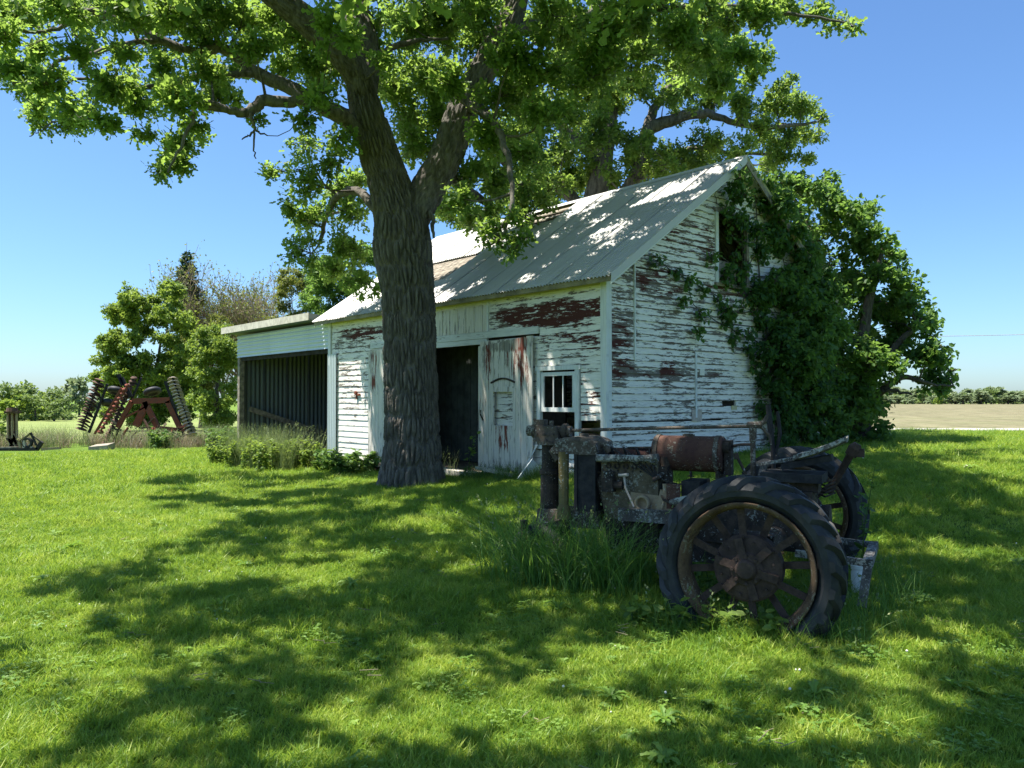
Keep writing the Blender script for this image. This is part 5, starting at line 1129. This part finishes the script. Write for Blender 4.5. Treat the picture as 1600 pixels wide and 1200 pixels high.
# ------------------------------------------------------------------ folded disc harrow and the junk beside it
HY = 27.5
hb = at(210, 700, HY); hb[2] = gz(hb[0], HY); hr = thing('disc_harrow', 'folded red disc harrow with upright wings of discs', 'harrow', tuple(hb))
def hp(u, v, dy=0): return at(u, v, HY + dy) - hb
def dmesh(r, mat):
    m = MB(); m.lathe([(0, .0), (r * .35, .008), (r * .7, .03), (r, .07), (r, .078), (r * .7, .038), (0, .008)], 18); return m.mesh('disc', M[mat], True)
DL, DD = dmesh(.175, 'disc'), dmesh(.21, 'darkdisc')
def gang(p, q, n, me, tilt, barmat, off, bw_=.07):
    d = unit(q - p); g = MB(); g.tube([p, q], .03, 6); o = off; g.beam(p + o, q + o, bw_, bw_)
    for s in np.linspace(.1, .9, 5): g.beam(p + (q - p) * s, p + (q - p) * s + o, .03, .05)
    gg = tp('gang_frame', g, barmat, hr)
    for s in np.linspace(0, 1, n):
        c = link('disc', me, gg, loc=p + (q - p) * s); c.rotation_mode = 'QUATERNION'; c.rotation_quaternion = Vector(unit(d + np.array([0, tilt, 0]) + rng.normal(size=3) * .09)).to_track_quat('Z', 'Y'); c.scale = (rng.uniform(.85, 1.08),) * 3
gang(hp(157, 592), hp(128, 668), 18, DD, -.25, 'blackiron', hp(168, 600) - hp(157, 592))
gang(hp(210, 588, .6), hp(165, 690, .6), 21, dmesh(.12, 'darkdisc'), .3, 'blackiron', hp(216, 590, .6) - hp(205, 588, .6), .06)
gang(hp(200, 600, -.4), hp(158, 672, -.4), 12, dmesh(.10, 'redrust'), .3, 'redrust', hp(190, 606, -.4) - hp(200, 600, -.4), .06)
gang(hp(270, 590), hp(300, 676), 17, DL, -.45, 'blackiron', hp(258, 596) - hp(270, 590))
for s_ in np.linspace(.04, .96, 16):
    a_ = hp(262 + 30 * s_, 594 + 82 * s_, -.15); m = MB(); m.beam(a_, a_ + np.array([.16, -.05, .06]), .09, .03); tp('scraper', m, 'disc', hr)
for (a, b, wd) in (((207, 627), (266, 625), .20), ((206, 627), (184, 668), .15), ((229, 630), (212, 666), .22), ((227, 628), (246, 668), .17), ((262, 627), (283, 672), .17), ((250, 668), (290, 672), .10), ((196, 652), (228, 636), .05)):
    m = MB(); m.beam(hp(*a), hp(*b), .12, wd); tp('frame_bar', m, 'redrust', hr)
m = MB(); m.beam(hp(184, 690, -.3), hp(285, 690, -.3), .08, .08); m.beam(hp(240, 668, -.2), hp(230, 700, -.4), .06, .08); m.beam(hp(240, 668, -.2), hp(252, 700, -.4), .06, .08); m.beam(hp(195, 650), hp(225, 640), .03, .03); tp('hitch_frame', m, 'redrust', hr)
for i in range(34):
    u_, v_ = rng.uniform(182, 292), rng.uniform(662, 698); m = MB(); a_ = hp(u_, v_, rng.uniform(-.5, .4)); b_ = a_ + rng.normal(size=3) * np.array([.28, .2, .22]); m.beam(a_, b_, rng.uniform(.02, .05), rng.uniform(.03, .08)); tp('link_bar', m, ('redrust', 'darkdisc', 'blackiron', 'tanrust')[i % 4], hr)
for u, v, ax in ((182, 611, (.15, .5, 1.2)), (172, 630, (.05, .4, 1.2)), (238, 612, (-.45, .3, 1.2)), (238, 688, (1, .4, 0))):
    m = MB(); M_ = Matrix.Translation(Vector(hp(u, v, .3))) @ Vector(ax).to_track_quat('Z', 'Y').to_matrix().to_4x4()
    m.lathe([(0, -.05), (.14, -.05), (.16, -.08), (.24, -.09), (.29, -.05), (.30, 0), (.29, .05), (.24, .09), (.16, .08), (.14, .05), (0, .05)], 24, M_); tp('wheel', m, 'tyre' if v < 680 else 'redrust', hr, True)
for a, b in (((190, 590), (205, 620)), ((185, 585), (192, 602))):
    m = MB(); m.beam(hp(*a, .5), hp(*b, .5), .08, .12); tp('arm', m, 'blackiron', hr)
# rusty upright implement far left
SB = at(20, 700, 25.5); SB[2] = gz(SB[0], 25.5); sd = thing('seed_drill', 'rusty upright bundle of iron pipes at the lawn\'s left edge', 'machine', tuple(SB)); q = lambda u, v, dy=0: at(u, v, 25.5 + dy) - SB
for i, u in enumerate((12, 15, 19, 23, 26)):
    m = MB(); m.tube([q(u, 642, .1 * (i % 2)), q(u + .5, 684, .1 * (i % 2))], .035, 8); tp('pipe', m, 'tanrust' if i % 2 == 0 else 'darkdisc', sd)
m = MB(); m.tube([q(19, 637), q(19, 643)], [.15, .18], 12); m.box(q(9, 646) - [0, .1, 0], q(30, 642) + [0, .1, 0]); tp('cap', m, 'darkdisc', sd)
for i in range(14):
    a, b = q(rng.uniform(9, 30), rng.uniform(678, 690)), q(rng.uniform(8, 32), rng.uniform(692, 700)); m = MB(); m.beam(a, b, .04, .06); tp('tine', m, 'darkdisc' if i % 3 else 'tanrust', sd)
WB = at(45, 705, 25); WB[2] = gz(WB[0], 25); wr = thing('scrap_iron', 'bent scrap iron frame lying beside the rusty pipe bundle', 'scrap', tuple(WB)); q = lambda u, v, dy=0: at(u, v, 25 + dy) - WB
for a, b, wd, mt in (((28, 692), (48, 677), .05, 'olive'), ((48, 676), (57, 696), .05, 'blackiron'), ((50, 680), (66, 692), .03, 'blackiron'), ((0, 703), (60, 702), .10, 'blackiron'), ((30, 690), (33, 704), .07, 'tanrust'), ((37, 688), (39, 702), .09, 'disc'), ((46, 694), (52, 704), .06, 'disc'), ((58, 702), (66, 690), .10, 'blackiron'), ((-30, 701), (28, 700), .08, 'oldwood'), ((65, 702), (95, 700), .08, 'tanrust')):
    m = MB(); m.beam(q(*a), q(*b), wd, wd); tp('bar', m, mt, wr)
m = MB(); m.lathe([(.10, -.04), (.16, -.05), (.17, 0), (.16, .05), (.10, .04)], 20, Matrix.Translation(Vector(q(43, 692))) @ AX); tp('wheel', m, 'blackiron', wr)
sl_ = at(160, 702, 25.6); sl_[2] = gz(sl_[0], 25.6); m = MB(); m.hexa([(-.35, -.2, .0), (.3, -.25, 0), (.3, .2, 0), (-.35, .2, 0), (-.35, -.2, .10), (.28, -.25, .16), (.3, .2, .22), (-.3, .2, .16)]); o = m.build('stone_slab', flat_mat('tan_stone', (0.30, 0.265, 0.21), 0.9, 0.1), None, label='pale broken slab lying in dry grass before the harrow', cat='slab', loc=sl_)

# ------------------------------------------------------------------ grasses and weeds
def blades_mesh(name, base, ht, wd, lean, mat, rnd, seg=3):
    n = len(base); t = np.linspace(0, 1, seg + 1)
    a = rng.uniform(0, 2 * math.pi, n); side = np.stack([np.cos(a), np.sin(a), np.zeros(n)], -1)
    V = []
    for k in range(seg + 1):
        c = base + np.stack([lean[:, 0] * t[k] ** 1.8, lean[:, 1] * t[k] ** 1.8, ht * (t[k] - .18 * t[k] ** 2 * np.minimum(1, np.hypot(lean[:, 0], lean[:, 1]) / ht))], -1)
        wk = wd * (1 - t[k] ** 1.6) + .0003; V += [c - side * wk[:, None] / 2, c + side * wk[:, None] / 2]
    V = np.stack(V, 1); b0 = (np.arange(n) * 2 * (seg + 1))[:, None]
    Q = np.concatenate([b0 + np.array([[2 * k, 2 * k + 1, 2 * k + 3, 2 * k + 2]]) for k in range(seg)], 0)
    return raw_mesh(name, V.reshape(-1, 3), Q, np.zeros((0, 3), int), mat, False, np.repeat(rnd, 2 * (seg + 1)))

def tuft(n, rad, h0, h1, wd, mat, ln=.5):
    a = rng.uniform(0, 6.28, n); r = rad * np.sqrt(rng.uniform(0, 1, n)); b = np.stack([r * np.cos(a), r * np.sin(a), np.full(n, -.005)], -1)
    h = rng.uniform(h0, h1, n); l = rng.normal(size=(n, 2)) * ln * h[:, None] * .6; return blades_mesh('tuft', b, h, np.full(n, wd), l, mat, rng.uniform(0, 1, n), 2)

def rosette(n, ln, wd, mat):
    m = MB()
    for k in range(n):
        a = 6.28 * k / n + rng.uniform(-.3, .3); L = ln * rng.uniform(.6, 1.1); up = rng.uniform(.25, .9); rows = []
        for s in np.linspace(0, 1, 5):
            w_ = wd * math.sin(min(1, s * .9 + .12) * math.pi) ** .8 + .001; d = np.array([math.cos(a), math.sin(a)]); z = L * (up * s - .55 * s * s * up); c = np.array([*(d * L * s), z]); sd_ = np.array([-d[1], d[0], 0]) * w_ / 2
            rows.append([c - sd_ + [0, 0, w_ * .25], c, c + sd_ + [0, 0, w_ * .25]])
        m.grid(np.array(rows))
    return m.mesh('rosette', mat, True)

def flower():
    m = MB(); m.tube([(0, 0, 0), (.006, 0, .05), (.004, .004, .085)], .0015, 4); me = m.mesh('stalk', M['weedl'])
    m = MB(); m.tube([(0, 0, 0), (.006, 0, .05), (.004, .004, .085)], .0015, 4); m = MB(); m.lathe([(0, .045), (.005, .047), (.0065, .052), (.004, .056), (0, .058)], 6); return m.mesh('clover_head', M['paper'])
def clover():
    n_ = 26; a_ = rng.uniform(0, 6.28, n_); r_ = .11 * np.sqrt(rng.uniform(0, 1, n_)); p_ = np.repeat(np.stack([r_ * np.cos(a_), r_ * np.sin(a_), rng.uniform(.02, .055, n_)], -1), 3, 0)
    b_ = np.repeat(rng.uniform(0, 6.28, n_), 3) + np.tile([0, 2.09, 4.19], n_); d_ = np.stack([np.cos(b_), np.sin(b_), np.full(3 * n_, .15)], -1)
    return leaves_mesh('clover', p_, d_, unit(np.array([0, 0, 1.]) + rng.normal(size=(3 * n_, 3)) * .25), np.full(3 * n_, .017), 'broad', M['weedl'], np.zeros(3 * n_))
def dandelion():
    m = MB()
    for k in range(13):
        a = 6.28 * k / 13 + rng.uniform(-.3, .3); L = .10 * rng.uniform(.5, 1.1); up = rng.uniform(.5, 1.5); rows = []
        for i_, s in enumerate(np.linspace(0, 1, 8)):
            w_ = (.010 + .030 * s * (1.25 - s) * 2) * (1.0 if i_ % 2 else .55) + .001; d = np.array([math.cos(a), math.sin(a)]); c = np.array([*(d * L * s), L * (up * s - .75 * s * s * up) + .01]); sd_ = np.array([-d[1], d[0], 0]) * w_ / 2
            rows.append([c - sd_ + [0, 0, w_ * .2], c, c + sd_ + [0, 0, w_ * .2]])
        m.grid(np.array(rows))
    return m.mesh('dandelion', M['weedl'], False)
def dead_bits():
    m = MB()
    for k_ in range(3):
        a_ = rng.uniform(0, 6.28); c_ = rng.normal(size=2) * .03; L_2 = rng.uniform(.03, .09); d_ = np.array([math.cos(a_), math.sin(a_), .15]) * L_2
        m.tube([(*c_, .03), np.array([*c_, .035]) + d_], .0022, 4)
    return m.mesh('dead_stem', M['straw2'])
def scatter(name, pts, rz, tl, sc_, idx, sources, label):
    col = bpy.data.collections.new(name + '_sources')
    for i, me in enumerate(sources):
        o = bpy.data.objects.new('%s_source_%02d' % (name, i), me); col.objects.link(o)
    me = bpy.data.meshes.new(name); me.vertices.add(len(pts)); me.vertices.foreach_set('co', np.asarray(pts, np.float32).ravel())
    for nm, typ, dat, key in (('rot', 'FLOAT_VECTOR', np.stack([tl[:, 0], tl[:, 1], rz], -1), 'vector'), ('scl', 'FLOAT', sc_, 'value'), ('idx', 'INT', idx, 'value')):
        at_ = me.attributes.new(nm, typ, 'POINT'); at_.data.foreach_set(key, np.asarray(dat, np.int32 if typ == 'INT' else np.float32).ravel())
    me.update()
    o = link(name, me, None, label=label, kind='stuff')
    ng = bpy.data.node_groups.new(name + '_scatter', 'GeometryNodeTree')
    ng.interface.new_socket('Geometry', in_out='INPUT', socket_type='NodeSocketGeometry'); ng.interface.new_socket('Geometry', in_out='OUTPUT', socket_type='NodeSocketGeometry')
    N = ng.nodes.new; gi, go = N('NodeGroupInput'), N('NodeGroupOutput'); ip = N('GeometryNodeInstanceOnPoints'); ci = N('GeometryNodeCollectionInfo')
    ci.inputs['Collection'].default_value = col; ci.inputs['Separate Children'].default_value = True; ci.inputs['Reset Children'].default_value = True
    def na(nm, typ): k = N('GeometryNodeInputNamedAttribute'); k.data_type = typ; k.inputs['Name'].default_value = nm; return k.outputs['Attribute']
    Lk = ng.links.new; Lk(gi.outputs[0], ip.inputs['Points']); Lk(ci.outputs[0], ip.inputs['Instance']); ip.inputs['Pick Instance'].default_value = True
    Lk(na('idx', 'INT'), ip.inputs['Instance Index']); er = N('FunctionNodeEulerToRotation'); Lk(na('rot', 'FLOAT_VECTOR'), er.inputs[0]); Lk(er.outputs[0], ip.inputs['Rotation']); Lk(na('scl', 'FLOAT'), ip.inputs['Scale'])
    Lk(ip.outputs[0], go.inputs[0]); md = o.modifiers.new('scatter', 'NODES'); md.node_group = ng
    return o

def wedge(n, r0, r1, half=math.radians(42)):
    r = np.sqrt(rng.uniform(r0 * r0, r1 * r1, n)); a = rng.uniform(-half, half, n); return np.stack([r * np.sin(a), r * np.cos(a)], -1)
cT, sT = math.cos(TH), math.sin(TH)
def blocked(p):
    x, y = p[:, 0] - BARN_O[0], p[:, 1] - BARN_O[1]; lx, ly = cT * x + sT * y, -sT * x + cT * y
    b = ((lx > -.05) & (lx < W_ + .05) & (ly > -.05) & (ly < L_ + .05)) | ((lx > -.0) & (lx < SD) & (ly > L_ - .1) & (ly < SY1 + .05))
    b |= (np.hypot(p[:, 0] - ox, p[:, 1] - oyy) < .56) | ((p[:, 1] > 23.5) & (p[:, 0] > -3)) | ((p[:, 1] > 26.2) & (p[:, 0] < -3))
    b |= (lx > -.27) & (lx < 0) & (ly > 2.9) & (ly < 5.4)
    return b
def vn(p, s, seed):                                                # soft value noise on the ground plane
    r2 = np.random.default_rng(seed); G = r2.uniform(0, 1, (64, 64)); q = p / s + 1000; i = np.floor(q).astype(int); f = q - i; f = f * f * (3 - 2 * f)
    g = lambda a, b: G[(i[:, 0] + a) % 64, (i[:, 1] + b) % 64]
    return (g(0, 0) * (1 - f[:, 0]) + g(1, 0) * f[:, 0]) * (1 - f[:, 1]) + (g(0, 1) * (1 - f[:, 0]) + g(1, 1) * f[:, 0]) * f[:, 1]
src = [tuft(13, .045, .035, .085, .0075, M['blade'], .9) for _ in range(6)] + [tuft(13, .06, .05, .125, .0085, M['blade'], 1.1) for _ in range(3)]
pp = [wedge(15000, 3.0, 5.2), wedge(26000, 5.2, 9), wedge(30000, 9, 15), wedge(36000, 15, 27.5)]
ss = [np.full(len(q), v) for q, v in zip(pp, (.85, 1.0, 1.25, 1.6))]
P2 = np.vstack(pp); S2 = np.concatenate(ss); keep = ~blocked(P2); P2, S2 = P2[keep], S2[keep]
n = len(P2); hv = vn(P2, .8, 1) * .6 + vn(P2, .25, 2) * .4
scatter('lawn_grass', np.column_stack([P2, gz(P2[:, 0], P2[:, 1])]), rng.uniform(0, 6.28, n), rng.normal(size=(n, 2)) * .12, S2 * (.55 + .75 * hv) * rng.uniform(.8, 1.2, n), np.where(hv > .55, rng.integers(0, 9, n), rng.integers(0, 6, n)), src, 'mown green grass covering the lawn')
src = [rosette(9, .06, .018, M['weedl']) for _ in range(3)] + [rosette(14, .035, .02, M['weedl']) for _ in range(3)] + [flower(), dead_bits(), clover(), clover(), dandelion(), dandelion()]
P2 = np.vstack([wedge(1500, 2.8, 8), wedge(2600, 8, 17)]); P2 = P2[(vn(P2, .9, 5) * .6 + rng.random(len(P2)) * .4 > .5) & ~blocked(P2)]; n = len(P2)
scatter('lawn_weeds', np.column_stack([P2, gz(P2[:, 0], P2[:, 1]) + .01]), rng.uniform(0, 6.28, n), rng.normal(size=(n, 2)) * .1, rng.uniform(.6, 1.25, n), rng.choice(12, n, p=[.02, .02, .02, .18, .18, .18, .04, .05, .13, .14, .02, .02]), src, 'broad leaved weeds and clover among the lawn grass')

def grass_patch(name, label, pts, h0, h1, wd, mat, lean=.35, heads=0, kind=None, cat=None, per=40, rad=.15):
    """pts: (x, y) roots; every root is a tussock of curved blades, some with seed heads"""
    B, Hh = [], []
    for x, y in pts:
        a = rng.uniform(0, 6.28, per); r = rad * np.sqrt(rng.uniform(0, 1, per)); X, Y = x + r * np.cos(a), y + r * np.sin(a); B.append(np.stack([X, Y, gz(X, Y) - .01], -1)); Hh.append(rng.uniform(h0, h1, per))
    B = np.vstack(B); Hh = np.concatenate(Hh); n = len(B); Ln = rng.normal(size=(n, 2)) * (lean * Hh)[:, None]
    o = link(name, blades_mesh(name, B, Hh, np.full(n, wd) * rng.uniform(.6, 1.2, n), Ln, mat, rng.uniform(0, 1, n), 4), None, label=label, kind=kind, cat=cat)
    if heads:
        ix = rng.choice(n, heads, replace=False); pos, d = [], []
        for i in ix:
            top = B[i] + np.array([Ln[i, 0], Ln[i, 1], Hh[i] * .86]); dr = unit(np.array([Ln[i, 0], Ln[i, 1], Hh[i] * .7])); m_ = 9
            pos.append(top + dr * rng.uniform(-.03, .09, m_)[:, None] + rng.normal(size=(m_, 3)) * .006); d.append(np.tile(dr, (m_, 1)) + rng.normal(size=(m_, 3)) * .35)
        pos, d = np.vstack(pos), np.vstack(d); link('seed_heads', leaves_mesh('seed_heads', pos, d, sph(len(pos)), rng.uniform(.014, .03, len(pos)), 'dia', M['paleweed'], rng.uniform(0, 1, len(pos))), o)
    return o
def tl(x, y): F = np.array([-.889, .459]); Lf = np.array([-.459, -.889]); return np.array([2.237, 6.71]) + F * x + Lf * y
pts = [tl(rng.uniform(.95, 2.2), rng.uniform(.35, .95)) for _ in range(44)] + [tl(rng.uniform(1.15, 1.6), rng.uniform(.4, .7)) for _ in range(14)]
grass_patch('tall_grass', 'tall seeding grass growing against the tractor\'s near engine side', pts + [tl(rng.uniform(1.9, 2.5), rng.uniform(.2, .7)) for _ in range(14)], .15, .78, .010, M['tallgrass'], .58, 130, cat='grass clump', per=22)
pts = [tl(rng.uniform(1.6, 2.4), rng.uniform(-.5, .35)) for _ in range(18)] + [tl(rng.uniform(.6, 1.4), rng.uniform(-.5, .3)) for _ in range(14)]
grass_patch('tall_grass', 'tall grass standing under the tractor\'s nose and frame', pts, .2, .5, .007, M['tallgrass'], .35, 30, cat='grass clump')
pts = [tl(rng.uniform(-.8, .75), 1.25 + rng.uniform(-.35, .3)) for _ in range(26)]
grass_patch('wheel_grass', 'unmown grass fringing the tractor\'s near rear wheel', pts, .1, .28, .006, M['tallgrass'], .5, 26, cat='grass clump', per=30)
pts = [tl(rng.uniform(-1.0, -.4), rng.uniform(-.9, 1.0)) for _ in range(24)]
grass_patch('drawbar_grass', 'long grass behind the tractor around its drawbar', pts, .12, .34, .006, M['tallgrass'], .45, 20, cat='grass clump', per=30)
pts = [tl(rng.uniform(-.6, .6), -1.25 + rng.uniform(-.3, .3)) for _ in range(16)]
grass_patch('wheel_grass', 'unmown grass at the foot of the tractor\'s far rear wheel', pts, .1, .25, .006, M['tallgrass'], .45, cat='grass clump', per=26)
pts = [bw(rng.uniform(-.55, -.08), rng.uniform(.2, 3.0), 0)[:2] for _ in range(60)]
grass_patch('wall_grass', 'uncut grass along the barn wall under the sliding door', pts, .12, .34, .006, M['weed'], .45, 30, kind='stuff', per=34)
pts = [bw(rng.uniform(-.2, 6.5), rng.uniform(-.45, -.08), 0)[:2] for _ in range(40)]
grass_patch('gable_grass', 'uncut grass along the foot of the gable wall', pts, .1, .3, .006, M['tallgrass'], .45, 0, kind='stuff', per=26)
pts = [(ox + .66 * math.cos(a) * rng.uniform(.9, 1.12), oyy + .66 * math.sin(a) * rng.uniform(.9, 1.12)) for a in np.linspace(0, 6.28, 46)]
grass_patch('trunk_grass', 'fringe of longer grass round the oak\'s foot', pts, .06, .16, .006, M['weed'], .4, 0, kind='stuff', per=24, rad=.1)

def leafy(name, label, cat, spots, h, leaf, mat, per=60, lf=.09, kind=None, spread=.3):
    """weedy plants: upright stems with leaves all the way up"""
    P_, D_, R_ = [], [], []; wd_ = MB()
    for x, y in spots:
        z = float(gz(x, y)); hh = h * rng.uniform(.6, 1.1); dx, dy_ = rng.normal(size=2) * spread * hh * .5
        t_ = rng.uniform(.1, 1, per); c = np.stack([x + dx * t_ ** 1.5, y + dy_ * t_ ** 1.5, z + hh * t_], -1); a = rng.uniform(0, 6.28, per)
        P_.append(c + rng.normal(size=(per, 3)) * .03); D_.append(np.stack([np.cos(a), np.sin(a), rng.uniform(-.3, .7, per)], -1)); R_.append(np.clip(t_ * .6 + rng.uniform(-.1, .4, per), 0, 1))
        wd_.tube([(x, y, z - .02), (x + dx * .35, y + dy_ * .35, z + hh * .5), (x + dx, y + dy_, z + hh)], [.006, .005, .002], 4, cap=False)
    P_, D_ = np.vstack(P_), np.vstack(D_); n = len(P_)
    o = link(name, leaves_mesh(name, P_, D_, unit(np.array([0, 0, 1.]) + rng.normal(size=(n, 3)) * .5), lf * rng.uniform(.5, 1.2, n), leaf, mat, np.concatenate(R_)), None, label=label, cat=cat, kind=kind)
    wd_.build('stems', M['weed'], o)
    return o
sp_ = [bw(-rng.uniform(.15, 1.75), rng.uniform(8.75, 11.9), 0)[:2] for _ in range(120)]
leafy('shed_weeds', 'bank of leafy weeds in front of the open shed', None, sp_, .64, 'broad', M['brightleaf'], 80, .085, 'stuff')
pts = [bw(-rng.uniform(.0, 1.5), rng.uniform(8.7, 12.0), 0)[:2] for _ in range(70)]
grass_patch('shed_grass', 'pale seeding grass among the weeds before the shed', pts, .55, 1.15, .007, M['paleweed'], .3, 320, kind='stuff', per=40, rad=.16)
sp_ = [bw(-rng.uniform(.12, .75), rng.uniform(6.5, 8.1), 0)[:2] for _ in range(30)]
leafy('bracken_clump', 'yellow green fronds at the barn wall left of the oak', 'plant', sp_, .42, 'broad', M['weed'], 50, .13, None, 1.2)
sp_ = [bw(-.33, 3.0, 0)[:2]]
leafy('sapling', 'thin sapling growing in the barn doorway beside the sliding door', 'sapling', sp_, .75, 'broad', M['weed'], 46, .08, None, .4)
pts = [bw(-.3, y, 0)[:2] for y in (3.5, 3.62, 3.9, 4.05)]
grass_patch('door_grass', 'pale grass stalks in the open barn doorway', pts, .3, .62, .006, M['paleweed'], .2, 12, cat='grass clump', per=12, rad=.08)
sp_ = [tl(rng.uniform(.25, .75), 1.45 + rng.uniform(-.1, .15)) for _ in range(9)] + [tl(rng.uniform(-.25, .25), 1.38 + rng.uniform(-.1, .1)) for _ in range(7)]
leafy('wheel_weeds', 'yellow green broad weeds at the foot of the near tractor wheel', 'weed', sp_, .15, 'broad', M['brightleaf'], 16, .075, None, .8)
sp_ = [tl(rng.uniform(.1, .6), .6 + rng.uniform(-.4, .3)) for _ in range(16)]
leafy('wheel_weeds', 'leafy weeds seen through the spokes of the near tractor wheel', 'weed', sp_, .30, 'broad', M['weed'], 24, .06, None, .5)
sp_ = [tl(-.55 + rng.normal() * .06, -.35 + rng.normal() * .1) for _ in range(6)]
leafy('seat_creeper', 'dark leafy stem rising behind the tractor seat', 'creeper', sp_[:2], 1.15, 'broad', M['vine'], 20, .085, None, .10)
# dry grass round the harrow
def drypts(n, u0, u1, y0, y1):
    out = []
    while len(out) < n:
        Y = rng.uniform(y0, y1); u = rng.uniform(u0, u1); q_ = np.array([[(u - 800) / FPX * Y, Y]])
        if vn(q_, 1.3, 9)[0] + rng.normal() * .08 > .45: out.append((q_[0, 0], Y))
    return out
grass_patch('dry_grass', 'tan dry grass round the harrow and the scrap iron', drypts(125, 60, 350, 25.9, 29.5) + drypts(40, -60, 70, 25.5, 27.5), .18, .72, .011, M['straw'], .4, 0, kind='stuff', per=36, rad=.26)
grass_patch('rank_grass', 'rank green grass between the dry grass and the meadow', drypts(150, -80, 370, 25.8, 31), .4, .9, .011, M['paleweed'], .35, 0, kind='stuff', per=34, rad=.28)
sp_ = drypts(60, 235, 375, 25.6, 28)
leafy('harrow_weeds', 'leafy weeds growing over the harrow\'s right foot', None, sp_, .6, 'broad', M['weed'], 40, .13, 'stuff')
sp_ = drypts(14, -40, 8, 26.5, 28)
leafy('corner_bush', 'low yellow green bush behind the rusty pipe bundle', 'shrub', sp_, 1.3, 'broad', M['brightleaf'], 60, .16)
# pale stone on the right lawn
p = at(1513, 793, 11.5); p[2] = gz(p[0], 11.5); m = MB(); m.lathe([(0, -.02), (.05, -.01), (.055, .02), (.03, .05), (0, .055)], 9); m.build('stone', M['concrete'], None, label='small pale stone lying on the shaded right lawn', cat='stone', loc=p)
